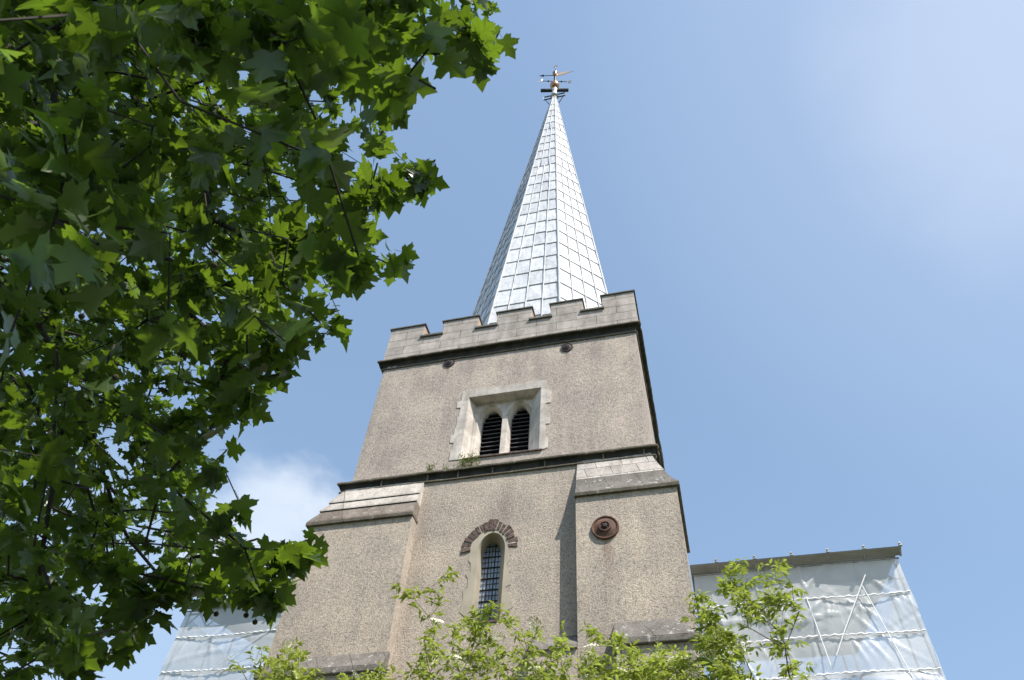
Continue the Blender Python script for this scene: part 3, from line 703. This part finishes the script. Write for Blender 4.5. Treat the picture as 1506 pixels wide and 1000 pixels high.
def scaffold(x0, x1, ztop, ties, seed, label, clamps, braces, outer):
    S = thing('sheeted_scaffold', ((x0 + x1) / 2, 18, 0), label, 'scaffold', 'sheeted scaffolds on either side of the tower')
    y = 16.02
    sheet(x0, x1, 3.0, ztop - .30, y, seed, ties).build('sheeting', M['tarp'], S, smooth=True)
    # outer return of the sheeting, going back
    xo = x1 if outer > 0 else x0
    r_ = MB(); vs = []; ny = 40; nz = 60
    for j in range(nz):
        for i in range(ny):
            yy = y + 8 * i / (ny - 1); zz_ = 3 + (ztop - 3.3) * j / (nz - 1)
            vs.append((xo + .03 * math.sin(yy * 3 + zz_ * 2) * (1 if i else 0), yy, zz_))
    r_.add(vs, [(j * ny + i, j * ny + i + 1, (j + 1) * ny + i + 1, (j + 1) * ny + i) for j in range(nz - 1) for i in range(ny - 1)])
    r_.build('side_sheeting', M['tarp'], S, smooth=True)
    # puffy laced joints
    for zt in ties:
        rp = MB(); npts = int((x1 - x0) / .035); pts = []; rad = []
        for i in range(npts):
            x = x0 + .04 + i * .035; ph = i * 1.25
            pts.append((x, y - .030 + .006 * math.sin(ph * .7), zt + .018 * math.sin(x * 1.6 + zt) + .008 * math.sin(ph))); rad.append(.018 + .005 * math.sin(ph) + .005 * math.sin(ph * .37 + seed) + .003 * math.sin(ph * 2.3))
        rp.tube(pts, rad, 7); rp.build('laced_seam', M['white'], S, smooth=True)
    # roof of corrugated sheet, tipped forward, ridges along the length
    rf = MB(); nr = 26; ny0, ny1 = 15.62, 24.2
    def roof_strip(ya, za, yb, zb, nr):
        vs = []
        for i in range(nr + 1):
            f_ = i / nr; off = .014 * (i % 2)
            for x in (x0 - .05, x1 + .06): vs.append((x, ya + (yb - ya) * f_, za + (zb - za) * f_ - off))
        rf.add(vs, [(2 * i, 2 * i + 1, 2 * i + 3, 2 * i + 2) for i in range(nr)])
    roof_strip(15.74, ztop - .165, 16.0, ztop - .225, 10)
    roof_strip(15.74, ztop - .159, 24.2, ztop + 1.8, 90)
    rf.build('roof_sheet', M['sheetroof'], S)
    for cx in clamps:
        c_ = MB(); c_.tube([(cx, 15.68, ztop - .10), (cx, 15.99, ztop - .245)], .024, 8)
        c_.box(cx - .035, cx + .035, 15.69, 15.75, ztop - .17, ztop - .12)
        c_.build('roof_tube', M['tube'], S)
    MB().tube([(x0, 16.03, ztop - .27), (x1 + .03, 16.03, ztop - .27)], .024, 8).build('ledger', M['tube'], S)
    # lattice beam just behind the sheet
    lt = MB(); zt0, zt1 = ztop - .30, ztop - .72; lt.tube([(x0, 16.14, zt0), (x1, 16.14, zt0)], .024, 6); lt.tube([(x0, 16.14, zt1), (x1, 16.14, zt1)], .024, 6)
    i = 0; x = x0
    while x < x1 - .3:
        a, b_ = (zt1, zt0) if i % 2 == 0 else (zt0, zt1); lt.tube([(x, 16.13, a), (x + .36, 16.13, b_)], .020, 6); x += .36; i += 1
    lt.build('lattice_beam', M['tube'], S)
    # standards, ledgers and boards inside
    nst = max(2, int(round((x1 - x0) / 1.5)))
    for i in range(nst + 1):
        x = x0 + .06 + (x1 - x0 - .12) * i / nst
        for yy in (16.12, 17.4): MB().tube([(x, yy, 0), (x, yy, ztop - .25)], .025, 7).build('standard', M['tube'], S)
    for zt in ties:
        MB().tube([(x0, 16.16, zt + .03), (x1, 16.16, zt + .03)], .024, 6).build('ledger', M['tube'], S)
    zz_ = min(ties) - .22
    d = MB()
    for k_ in range(5): d.box(x0 + .05, x1 - .08, 16.22 + k_ * .235, 16.22 + k_ * .235 + .225, zz_, zz_ + .038)
    d.build('board_deck', M['board'], S)
    for br_ in braces:
        MB().tube([(a, 16.03 - (.075 if i else .06), b_) for i, (a, b_) in enumerate(br_)], .012, 6).build('white_brace', M['white'], S)
    return S
scaffold(-0.02, 4.52, 12.38, (11.245, 10.345, 9.52), 3, 'white-sheeted scaffold with grey corrugated roof edge, on the right of the church tower',
         (.55, 1.42, 2.25, 3.05, 3.83, 4.60), [[(3.72, 11.72), (2.92, 10.42), (2.62, 9.9)], [(3.58, 11.45), (3.92, 9.3)], [(2.35, 11.3), (2.45, 9.7)]], 1)
scaffold(-13.72, -7.0, 12.66, (11.575, 10.62, 9.7), 8, 'white-sheeted scaffold half hidden behind plane leaves, on the left of the church tower',
         (-13.0, -11.9, -10.8, -9.7, -8.6), [[(-10.35, 12.1), (-11.0, 11.5), (-12.6, 10.3)], [(-10.25, 12.1), (-10.75, 10.3)]], -1)

# ---------------------------------------------------------------- plants
def rays(px, py, d):
    v = CW[None] * FPX + CR[None] * (px - 753)[:, None] - CU[None] * (py - 500)[:, None]
    v /= np.linalg.norm(v, axis=1)[:, None]
    return CAM[None] + v * d[:, None]
def project(P):
    q = P - CAM; zc = q @ CW
    zc_ = np.where(zc < .1, .1, zc)
    return 753 + FPX * (q @ CR) / zc_, 500 - FPX * (q @ CU) / zc_, zc
def inside(px, py, poly):
    poly = np.array(poly, float); r = np.zeros(len(px), bool); n = len(poly)
    for i in range(n):
        x0, y0 = poly[i]; x1, y1 = poly[(i + 1) % n]
        if y0 == y1: continue
        c_ = ((y0 > py) != (y1 > py)) & (px < (x1 - x0) * (py - y0) / (y1 - y0) + x0); r ^= c_
    return r
def grow(tips, seeds, step=.35, wpath=.22, droop=.0, jit=.035, seed=1):
    """branch skeleton: every tip joins the nearest part of what has grown so far"""
    rs = np.random.default_rng(seed)
    P = [np.array(s[0], float) for s in seeds]; par = [s[1] for s in seeds]; L = [s[2] for s in seeds]
    cap = 200000; A = np.zeros((cap, 3)); LL = np.zeros(cap); n = len(P); A[:n] = P; LL[:n] = L
    order = np.argsort(np.linalg.norm(tips - A[n - 1], axis=1)); tipnode = np.zeros(len(tips), int)
    for ti in order:
        tp = tips[ti]; d = np.linalg.norm(A[:n] - tp, axis=1) + wpath * LL[:n]
        j = int(np.argmin(d)); a = A[j].copy(); dist = np.linalg.norm(tp - a); k_ = max(1, int(dist / step)); prev = j
        bow = rs.normal(0, 1, 3) * dist * .07
        for i in range(1, k_ + 1):
            f_ = i / k_; q = a + (tp - a) * f_ + bow * math.sin(f_ * math.pi) + (rs.normal(0, jit, 3) if i < k_ else 0)
            q[2] += droop * dist * math.sin(f_ * math.pi)
            A[n] = q; par.append(prev); LL[n] = LL[prev] + dist / k_; prev = n; n += 1
        tipnode[ti] = prev
    A = A[:n].copy(); pr = np.array(par); ns = len(seeds); tips_ = set(tipnode.tolist())
    mov = np.array([i >= ns and i not in tips_ for i in range(n)])
    for _ in range(5):      # ease the kinks where shoots leave their parent
        S = np.zeros((n, 3)); c_ = np.zeros(n); ok = pr >= 0
        np.add.at(S, pr[ok], A[ok]); np.add.at(c_, pr[ok], 1)
        kid = S / np.maximum(c_, 1)[:, None]; new = .4 * A + .3 * A[np.maximum(pr, 0)] + .3 * kid
        m_ = mov & (c_ > 0) & ok; A[m_] = new[m_]
    return A, pr, tipnode
def skeleton_mesh(A, par, leaf_r=.004, expo=2.4, rmax=.3, nseg=5, nroot=0):
    n = len(A); cnt = np.zeros(n); kids = [[] for _ in range(n)]
    for i in range(n):
        if par[i] >= 0: kids[par[i]].append(i)
    area = np.zeros(n)
    for i in range(n - 1, -1, -1):
        if not kids[i]: area[i] += leaf_r ** expo
        if par[i] >= 0: area[par[i]] += area[i]
    rad = np.minimum(area ** (1 / expo), rmax)
    mb = MB(); done = set()
    for i in range(n):
        for j, kk in enumerate(sorted(kids[i], key=lambda q: -rad[q])):
            if j == 0 and par[i] >= 0 : continue      # continued by the chain that comes in
            chain = [i, kk]; 
            while kids[chain[-1]]: chain.append(max(kids[chain[-1]], key=lambda q: rad[q]))
            rr = [min(rad[kk] * 1.05, rad[i])] + [rad[q] for q in chain[1:]]
            mb.tube([A[q] for q in chain], rr, 8 if rr[0] > .03 else nseg, caps=False)
    return mb, rad, kids
def leaf_cloud(name, P, X, Y, Zn, S, proto_v, proto_f, proto_uv, material, parent, curl):
    """one mesh of many leaves; rows P position, X/Y/Zn axes, S size"""
    nl, nv = len(P), len(proto_v)
    pv = proto_v[None] * np.ones((nl, 1, 1))
    pv = pv.copy(); fold, droop = curl[:, 0][:, None], curl[:, 1][:, None]
    pv[:, :, 2] = fold * np.abs(pv[:, :, 0]) - droop * pv[:, :, 1] ** 2 + curl[:, 2][:, None] * pv[:, :, 0] * pv[:, :, 1]
    W_ = P[:, None] + S[:, None, None] * (pv[:, :, 0:1] * X[:, None] + pv[:, :, 1:2] * Y[:, None] + pv[:, :, 2:3] * Zn[:, None])
    pf = np.array(proto_f); F = (pf[None] + (np.arange(nl) * nv)[:, None, None]).reshape(-1, 3)
    me = bpy.data.meshes.new(name); V_ = W_.reshape(-1, 3) - np.array(world_loc(parent))
    me.vertices.add(len(V_)); me.vertices.foreach_set('co', V_.astype(np.float32).ravel())
    me.loops.add(F.size); me.loops.foreach_set('vertex_index', F.astype(np.int32).ravel())
    me.polygons.add(len(F)); me.polygons.foreach_set('loop_start', np.arange(0, F.size, 3, dtype=np.int32)); me.polygons.foreach_set('loop_total', np.full(len(F), 3, dtype=np.int32))
    uvl = me.uv_layers.new(name='UVMap'); uvl.data.foreach_set('uv', np.tile(proto_uv, (nl, 1))[F.ravel()].astype(np.float32).ravel())
    me.update(); me.validate(); me.materials.append(material)
    me.polygons.foreach_set('use_smooth', np.ones(len(F), bool))
    o = bpy.data.objects.new(name, me); COL.objects.link(o); o.parent = parent
    return o
def nrmz(a): return a / np.maximum(np.linalg.norm(a, axis=1), 1e-9)[:, None]
def leaf_axes(n, rs, outdir, up=1.0, spread=.55, down=.5):
    Zn = nrmz(np.array([0, 0, up]) + rs.normal(0, spread, (n, 3)))
    Y = nrmz(outdir + rs.normal(0, .55, (n, 3)) + np.array([0, 0, -down])); Y = nrmz(Y - Zn * (Y * Zn).sum(1)[:, None]); X = np.cross(Y, Zn)
    return X, Y, Zn
# London plane leaf, right half of the outline then mirrored
half = [(0, 0.03), (.12, -.05), (.27, -.09), (.33, -.02), (.46, .01), (.39, .10), (.36, .19), (.46, .21), (.53, .29), (.70, .38), (.57, .43), (.52, .53), (.40, .52), (.31, .50), (.21, .51), (.23, .61), (.33, .70), (.20, .75), (.13, .86), (0, 1.06)]
outl_ = half + [(-x, y) for x, y in half[-2:0:-1]]
PV = np.array([(0, .30, 0)] + [(x, y, 0) for x, y in outl_]); nO = len(outl_)
PF = [(0, 1 + i, 1 + (i + 1) % nO) for i in range(nO)]
# petiole
PV = np.vstack([PV, [(.012, .03, 0), (-.012, .03, 0), (-.008, -.42, 0), (.008, -.42, 0)]]); b0 = len(PV) - 4
PF += [(b0, b0 + 1, b0 + 2), (b0, b0 + 2, b0 + 3)]
PUV = PV[:, :2].copy()
halfc = [(0, 0.0), (.44, -.03), (.34, .18), (.70, .38), (.50, .53), (.22, .52), (.28, .70), (0, 1.06)]
oc = halfc + [(-x, y) for x, y in halfc[-2:0:-1]]
QV = np.array([(0, .3, 0)] + [(x, y, 0) for x, y in oc]); QF = [(0, 1 + i, 1 + (i + 1) % len(oc)) for i in range(len(oc))]; QUV = QV[:, :2].copy()

# ---- the plane tree overhanging from the left
PT = thing('plane_tree', (-7.8, -1.2, 0), 'plane tree with lobed leaves, overhanging from the upper left', 'tree')
SIL = [(770, -60), (762, 20), (748, 60), (715, 95), (690, 100), (672, 150), (645, 180), (610, 170), (600, 195), (636, 228), (646, 280), (620, 310), (585, 300), (566, 330), (570, 350), (622, 380), (604, 412), (560, 410), (545, 430), (515, 470), (490, 495), (455, 510), (430, 545), (425, 580), (385, 590), (372, 620), (340, 650), (322, 700), (325, 720), (368, 738), (355, 760), (320, 790), (390, 800), (440, 780), (480, 782), (478, 815), (440, 835), (430, 870), (424, 890), (390, 905), (330, 875), (290, 895), (240, 890), (208, 935), (185, 985), (150, 1010), (90, 1040), (-80, 1060), (-80, -60)]
rs = np.random.default_rng(21)
def sample_tips(n, dlo, dhi, poly, shrink=0.0, bias=None):
    res = []
    while sum(len(r_) for r_ in res) < n:
        px = rs.uniform(-80, 780, 4000); py = rs.uniform(-60, 1050, 4000); d = rs.uniform(dlo ** 1.5, dhi ** 1.5, 4000) ** (1 / 1.5)
        k_ = inside(px + shrink * FPX / d, py, poly) & inside(px, py + shrink * .4 * FPX / d, poly)
        if bias is not None: k_ &= rs.random(4000) < bias(px, py, d)
        res.append(rays(px[k_], py[k_], d[k_]))
    return np.concatenate(res)[:n]
near_bias = lambda x, y, d: np.clip(1.05 - np.abs(y - 200) / 450, .12, 1)
dens = lambda x, y, d: np.clip(1.2 - x / 900 - np.clip(y - 780, 0, 400) / 500, .25, 1)
t_near = sample_tips(26, 2.6, 3.8, SIL, .16, near_bias)
t_mid = sample_tips(215, 3.9, 6.0, SIL, .14, dens)
t_far = sample_tips(760, 6.0, 12.5, SIL, .15, dens)
# twigs that make the outline (tip bearing, distance)
E_ = [(735, 45, 4.4), (715, 85, 4.4), (690, 40, 4.0), (640, 60, 3.4), (640, 130, 3.2), (600, 110, 3.5), (560, 60, 3.6), (630, 260, 5.2), (600, 275, 5.4), (640, 235, 5.3), (610, 375, 5.6), (585, 395, 5.6), (550, 385, 5.2), (520, 400, 5.0), (500, 465, 5.2), (480, 490, 5.4), (455, 480, 5.0), (415, 550, 5.2), (400, 530, 5.0), (360, 600, 5.4), (365, 560, 5.2), (350, 735, 6.6), (330, 690, 6.2), (455, 800, 5.6), (465, 790, 5.6), (430, 820, 5.4), (410, 840, 5.2), (390, 815, 5.5), (410, 875, 5.0), (370, 860, 5.2), (445, 815, 5.2), (400, 870, 5.0), (350, 865, 5.0), (315, 870, 5.1), (350, 820, 5.6), (330, 840, 5.4), (380, 880, 5.1), (270, 870, 5.4), (300, 850, 5.3), (230, 880, 5.2), (195, 940, 5.4), (170, 960, 5.5), (205, 915, 5.2), (130, 975, 5.6), (555, 240, 4.4), (540, 300, 4.6), (500, 330, 4.8), (575, 170, 4.2), (530, 350, 4.8)]
E_ = np.array(E_); t_edge = rays(E_[:, 0], E_[:, 1], E_[:, 2])
# unseen crown above and behind the camera, added to shade the leaves in view
t_over = []
while len(t_over) < 280:
    q = np.array([rs.uniform(-8.5, 2.6), rs.uniform(-5.5, 3.2), rs.uniform(6.5, 13.5)])
    if ((q[0] + 3.6) / 6.6) ** 2 + ((q[1] + 1.4) / 4.9) ** 2 + ((q[2] - 9.0) / 4.8) ** 2 < 1:
        px_, py_, zc = project(q[None]); 
        if zc[0] > 0 and -90 < px_[0] < 1600 and -90 < py_[0] < 1060 and not inside(px_, py_, SIL)[0]: continue
        t_over.append(q)
t_over = np.array(t_over)
t_crown = []        # far side of the crown seen through the gaps
while len(t_crown) < 170:
    q = np.array([rs.uniform(-15, -5), rs.uniform(0, 9), rs.uniform(5.5, 15)])
    px_, py_, zc = project(q[None])
    if zc[0] > 0 and px_[0] > -90 and not inside(px_ + 60, py_, SIL)[0]: continue
    t_crown.append(q)
t_crown = np.array(t_crown)
t_bare = sample_tips(330, 4.6, 8.0, SIL, .3, lambda x, y, d: np.clip(1.1 - x / 600, .15, 1))      # leafless twigs
tips = np.concatenate([t_near, t_mid, t_far, t_edge, t_over, t_crown, t_bare])
nfine = len(t_near) + len(t_mid) + len(t_far) + len(t_edge)
fine_ids = set(range(len(t_near) + len(t_mid))) | set(range(len(t_near) + len(t_mid) + len(t_far), nfine))
seeds = []
for i in range(14):
    z = i * .85; seeds.append(((-7.8 + .05 * i + .12 * math.sin(i), -1.2 + .03 * i, z), i - 1, 0.0 if z > 3 else 4.0))
A, par, tipn = grow(tips, seeds, .32, .30, .03, .03, 4)
keepB = np.ones(len(A), bool)
mb, rad, kids = skeleton_mesh(A, par, .0052, 2.25, .34)
mb.build('branch', M['bark'], PT, smooth=True)
tm = MB(); tm.tube([s[0] for s in seeds[:12]], [.46, .40, .37, .35, .34, .33, .32, .30, .28, .26, .23, .2], 14); tm.build('trunk', M['planebark'], PT, smooth=True)
# leaves along the twigs
def leaves_for(ids, per, size, hi):
    Ps = []; Out = []; Sz = []
    for ti in ids:
        nd = tipn[ti]; 
        chain = [nd]
        while len(chain) < 3 and par[chain[-1]] >= 0: chain.append(par[chain[-1]])
        tip, back = A[chain[0]], A[chain[-1]]; dirn = tip - back; L = np.linalg.norm(dirn) + 1e-6; dirn /= L
        k_ = max(2, int(rs.normal(per, per * .25)))
        f_ = rs.random(k_) ** .7; base = back + (tip - back) * f_[:, None]
        side = rs.normal(0, 1, (k_, 3)); side -= dirn * (side @ dirn)[:, None]; side = nrmz(side)
        od = nrmz(side * .9 + dirn * .6)
        sz = size * rs.uniform(.5, 1.25, k_); base = base + od * (sz * .42)[:, None] + np.array([0, 0, -.02])
        Ps.append(base); Out.append(od); Sz.append(sz)
    return np.concatenate(Ps), np.concatenate(Out), np.concatenate(Sz)
def cull(P, O_, S_, margin=0):
    px, py, zc = project(P + O_ * (S_ * .4)[:, None]); fr = (zc > 0) & (px > -30) & (px < 1530) & (py > -30) & (py < 1030)
    k_ = (~fr) | inside(px - 16, py - 6, SIL)
    return P[k_], O_[k_], S_[k_]
def put(ids, per, size, name, hi=True, spread=.6, down=.6):
    P, O_, S_ = cull(*leaves_for(ids, per, size, hi)); n = len(P)
    X, Y, Zn = leaf_axes(n, rs, O_, 1.0, spread, down)
    curl = np.stack([rs.uniform(-.10, .38, n), rs.uniform(.02, .42, n), rs.uniform(-.3, .3, n)], 1)
    leaf_cloud(name, P, X, Y, Zn, S_, *((PV, PF, PUV) if hi else (QV, QF, QUV)), M['plane_leaf'], PT, curl)
    return n
nn = len(t_near);  nm = nn + len(t_mid); nf = nm + len(t_far)
c0 = put(list(range(nn, nm)), 14, .115, 'foliage', True)
c0 += put(list(range(0, nn)) + list(range(nf, nfine)), 13, .140, 'foliage', True)
c1 = put(range(nm, nf), 12, .120, 'foliage', True)
c2 = put(range(nfine, len(tips) - len(t_bare)), 12, .21, 'foliage', False)
print('LEAVES', c0, c1, c2, 'nodes', len(A))
# seed balls hanging on stalks
SB = [(212, 853, 4.6), (337, 868, 5.3), (318, 903, 5.3), (362, 905, 5.2), (375, 915, 5.2), (250, 888, 5.3), (368, 845, 5.3), (318, 372, 4.6), (315, 390, 4.4), (428, 535, 5.6), (290, 860, 5.2), (170, 555, 4.4), (120, 465, 4.5), (90, 700, 5)]
SB = np.array(SB, float); sp_ = rays(SB[:, 0], SB[:, 1], SB[:, 2])
proto = None
for p in sp_:
    j = int(np.argmin(np.linalg.norm(A - p - np.array([0, 0, .12]), axis=1)))
    u = MB(); r0 = .016
    vs = []; 
    u.lathe([(r0 * math.sin(a) + .0005, -r0 * math.cos(a)) for a in np.linspace(0, math.pi, 9)], tuple(p), 'Z', 12)
    u.tube([tuple(p + np.array([0, 0, r0])), tuple((p + A[j]) / 2 + np.array([.01, 0, .03])), tuple(A[j])], .0018, 4)
    u.build('seed_ball', M['seed'], PT, smooth=True)

# ---- elder bushes in flower along the foot of the tower
EV = np.array([(0, 0, 0), (.16, .3, 0), (.20, .5, 0), (.12, .78, 0), (0, 1.08, 0), (-.12, .78, 0), (-.20, .5, 0), (-.16, .3, 0)]); 
EF = [(0, 1, 7), (1, 2, 6), (1, 6, 7), (2, 3, 5), (2, 5, 6), (3, 4, 5)]; EUV = EV[:, :2].copy()
fb = MB()       # one flower head
frs = np.random.default_rng(2)
for _ in range(46):
    a, r_ = frs.uniform(0, 6.28), .065 * math.sqrt(frs.random()); z = .02 - 2.2 * r_ * r_ + frs.normal(0, .004); q = Vector((r_ * math.cos(a), r_ * math.sin(a), z)); s_ = .0085
    fb.add([q + Vector((s_, 0, 0)), q + Vector((0, s_, .003)), q + Vector((-s_, 0, 0)), q + Vector((0, -s_, .003)), q + Vector((0, 0, .006))], [(0, 1, 4), (1, 2, 4), (2, 3, 4), (3, 0, 4)])
for _ in range(9):
    a = _ * .7; fb.tube([(0, 0, -.06), (.045 * math.cos(a), .045 * math.sin(a), .01)], .0015, 3)
fl_me = None
def elder(base, label, polys, extra, seed, nflow, stems):
    """polys: (polygon of bearings, number of twigs, near Y, far Y)"""
    global rs, fl_me
    E = thing('elder_bush', base, label, 'bush', 'elder bushes at the foot of the tower')
    q = np.random.default_rng(seed); tl = []
    for poly, n, ya, yb in polys:
        xs_ = [p[0] for p in poly]; ys_ = [p[1] for p in poly]; got = 0
        while got < n:
            px, py = q.uniform(min(xs_), max(xs_), 1), q.uniform(min(ys_), max(ys_), 1)
            if not inside(px, py, poly)[0]: continue
            v = rays(px, py, np.ones(1))[0] - CAM; Y_ = q.uniform(ya, yb); tl.append(CAM + v * (Y_ / v[1])); got += 1
    ne = len(tl)
    for px, py, Y_ in extra:
        v = rays(np.array([px], float), np.array([py], float), np.ones(1))[0] - CAM; tl.append(CAM + v * (Y_ / v[1]))
    # the unseen lower body of the bush
    for _ in range(60):
        h = q.uniform(1.0, 4.4); r_ = .5 + .35 * h * .6; a = q.uniform(0, 6.28)
        tl.append(np.array([base[0] + r_ * math.cos(a) * q.uniform(.3, 1), base[1] + .8 * r_ * math.sin(a) * q.uniform(.3, 1), h]))
    tl = np.array(tl)
    sd = [(tuple(base), -1, 3.0)]
    for sx, sy, sz, sp in stems: sd.append(((base[0] + sx, base[1] + sy, sz), sp, 1.0))
    A_, par_, tn_ = grow(tl, sd, .22, .35, .04, .02, seed)
    mb, _, _ = skeleton_mesh(A_, par_, .0026, 2.4, .07)
    mb.build('stem', M['elderbark'], E, smooth=True)
    P, O_, S_ = [], [], []
    for i, nd in enumerate(tn_):
        ch = [nd]
        for _ in range(2):
            if par_[ch[-1]] >= 0: ch.append(par_[ch[-1]])
        tip, back = A_[ch[0]], A_[ch[-1]]; d = tip - back; d /= np.linalg.norm(d) + 1e-6
        for _ in range(int(q.integers(4, 7))):      # compound leaves: five leaflets each
            b_ = back + (tip - back) * q.uniform(.35, 1.0)
            ra = d * .5 + q.normal(0, .6, 3) + np.array([0, 0, .25]); ra /= np.linalg.norm(ra); ln = q.uniform(.06, .12)
            sd_ = np.cross(ra, q.normal(0, .25, 3) + np.array([0, 0, 1])); sd_ /= np.linalg.norm(sd_) + 1e-6
            dr = np.array([0, 0, -.25])
            for (f_, w_) in ((.45, 1), (.45, -1), (.8, 1), (.8, -1), (1.0, 0)):
                P.append(b_ + ra * ln * f_ + dr * ln * f_ * f_); O_.append(sd_ * w_ * .8 + ra * (.55 if w_ else 1) + dr); S_.append(q.uniform(.048, .086))
    P, O_, S_ = np.array(P), nrmz(np.array(O_)), np.array(S_); n = len(P)
    Zn = nrmz(np.array([0, 0, 1.0]) + q.normal(0, .45, (n, 3))); Y = nrmz(O_ + q.normal(0, .15, (n, 3))); Y = nrmz(Y - Zn * (Y * Zn).sum(1)[:, None] * .8); Zn = nrmz(Zn - Y * (Y * Zn).sum(1)[:, None]); X = np.cross(Y, Zn)
    curl = np.stack([q.uniform(.1, .6, n), q.uniform(.05, .45, n), q.uniform(-.2, .2, n)], 1)
    leaf_cloud('foliage', P, X, Y, Zn, S_ , EV, EF, EUV, M['elder_leaf'], E, curl)
    ids = list(q.permutation(ne)[:nflow])
    for i in ids:
        p = A_[tn_[i]] + q.normal(0, .02, 3) + np.array([0, 0, .06])
        if fl_me is None:
            fo = fb.build('flower_cluster', M['flower'], E); fl_me = fo.data; fl_me.transform(Matrix.Translation(Vector(world_loc(E))))
        else: fo = bpy.data.objects.new('flower_cluster', fl_me); COL.objects.link(fo); fo.parent = E
        fo.location = Vector(p) - Vector(world_loc(E)); fo.rotation_euler = (q.uniform(-.7, .7), q.uniform(-.7, .7), q.uniform(0, 6)); k_ = q.uniform(.8, 1.5); fo.scale = (k_, k_, k_)
    return E
elder((-3.9, 7.0, 0), 'elder bush in cream flower at the lower left, in front of the left buttress',
      [([(330, 1010), (345, 972), (385, 962), (440, 955), (470, 985), (540, 992), (600, 985), (620, 1060), (320, 1060)], 105, 6.5, 7.6), ([(300, 1040), (640, 1020), (640, 1150), (300, 1150)], 70, 6.3, 7.6)],
      [(335, 970, 6.8), (350, 975, 6.8), (433, 950, 6.8), (385, 958, 6.8), (372, 965, 6.9), (560, 985, 7.0), (580, 975, 7.0)], 31, 22, ((.1, 0, 1.2, 0), (-.3, .1, 2.4, 1), (.35, -.1, 2.6, 1), (-.1, 0, 3.6, 2)))
elder((-1.9, 6.9, 0), 'elder bush in the middle with a long bare branch reaching up beside the lancet window',
      [([(590, 1000), (625, 935), (650, 900), (690, 905), (740, 950), (790, 920), (830, 925), (870, 945), (880, 1020), (600, 1040)], 60, 6.4, 7.4), ([(600, 990), (640, 950), (880, 955), (880, 1030), (600, 1030)], 45, 6.4, 7.4), ([(690, 880), (735, 880), (735, 945), (690, 945)], 7, 6.6, 7.0), ([(560, 1030), (900, 1010), (900, 1150), (560, 1150)], 90, 6.3, 7.5)],
      [(575, 862, 6.8), (592, 872, 6.8), (606, 868, 6.8), (640, 878, 6.8), (655, 850, 6.8), (664, 843, 6.8), (635, 862, 6.8), (650, 885, 6.8), (612, 885, 6.85), (632, 908, 6.9), (640, 930, 6.9), (720, 885, 6.7), (708, 898, 6.7), (697, 912, 6.7), (748, 918, 6.9), (738, 912, 6.9), (828, 922, 6.9), (822, 935, 6.9), (758, 935, 6.8), (700, 930, 6.8)], 32, 32, ((.05, 0, 1.3, 0), (-.35, .05, 2.6, 1), (.3, -.05, 2.7, 1), (-.25, 0, 3.9, 2), (.4, .05, 4.0, 3)))
elder((0.0, 6.9, 0), 'tall elder bush on the right with twiggy shoots in front of the white sheeting',
      [([(870, 960), (900, 935), (960, 960), (1000, 950), (1050, 905), (1075, 930), (1110, 990), (1100, 1050), (860, 1050)], 165, 6.3, 7.4), ([(1075, 840), (1110, 825), (1150, 835), (1160, 870), (1130, 880), (1090, 900), (1060, 880)], 11, 6.4, 7.0), ([(1060, 860), (1140, 870), (1170, 900), (1120, 960), (1060, 930)], 16, 6.4, 7.1), ([(1110, 890), (1165, 890), (1180, 950), (1170, 990), (1120, 975)], 8, 6.4, 7.0), ([(870, 1030), (1190, 1030), (1190, 1150), (870, 1150)], 90, 6.2, 7.5), ([(1015, 870), (1060, 880), (1060, 930), (1020, 930)], 7, 6.5, 7.0)],
      [(1142, 828, 6.6), (1165, 860, 6.6), (1090, 830, 6.7), (1075, 845, 6.7), (1175, 900, 6.6), (1168, 895, 6.6), (1180, 975, 6.6), (1160, 990, 6.6), (1028, 868, 6.8), (1022, 880, 6.8), (872, 925, 6.9), (862, 930, 6.9)], 33, 40, ((.1, 0, 1.2, 0), (-.4, .05, 2.4, 1), (.4, -.05, 2.8, 1), (.1, 0, 3.8, 2), (.75, 0, 4.1, 3)))

# ---- weeds rooted on the string course
def weed(x, w_, h, n, label, seed):
    E = thing('ledge_weed', (x, 10.16, 10.96), label, 'weed', 'weeds on the string course')
    q = np.random.default_rng(seed); st = MB(); P, O_, S_ = [], [], []
    for _ in range(n):
        bx = x + q.normal(0, w_ * .4); top = np.array([bx + q.normal(0, .06), 10.10 + q.uniform(-.06, .1), 10.97 + h * q.uniform(.45, 1)]); b_ = np.array([bx, 10.18, 10.96])
        st.tube([b_, (b_ + top) / 2 + q.normal(0, .01, 3), top], [.003, .0025, .001], 3, caps=False)
        for k_ in range(9):
            f_ = q.uniform(.15, 1); P.append(b_ + (top - b_) * f_); O_.append(q.normal(0, 1, 3) * np.array([1, 1, .5]) + np.array([0, -.2, .4])); S_.append(q.uniform(.02, .045))
    st.build('stem', M['weed'], E)
    P, O_, S_ = np.array(P), nrmz(np.array(O_)), np.array(S_); X, Y, Zn = leaf_axes(len(P), q, O_, 1, .6, .1)
    leaf_cloud('foliage', P, X, Y, Zn, S_, EV, EF, EUV, M['weed'], E, np.stack([q.uniform(0, .4, len(P))] * 3, 1))
weed(-3.86, .26, .40, 46, 'largest bushy green weed on the ledge, under the left corner of the belfry window', 1)
weed(-4.62, .09, .30, 14, 'small upright weed standing alone on the ledge, left of the belfry window', 2)
weed(-4.28, .10, .12, 9, 'tiny low weed on the ledge between the two bigger ones', 3)
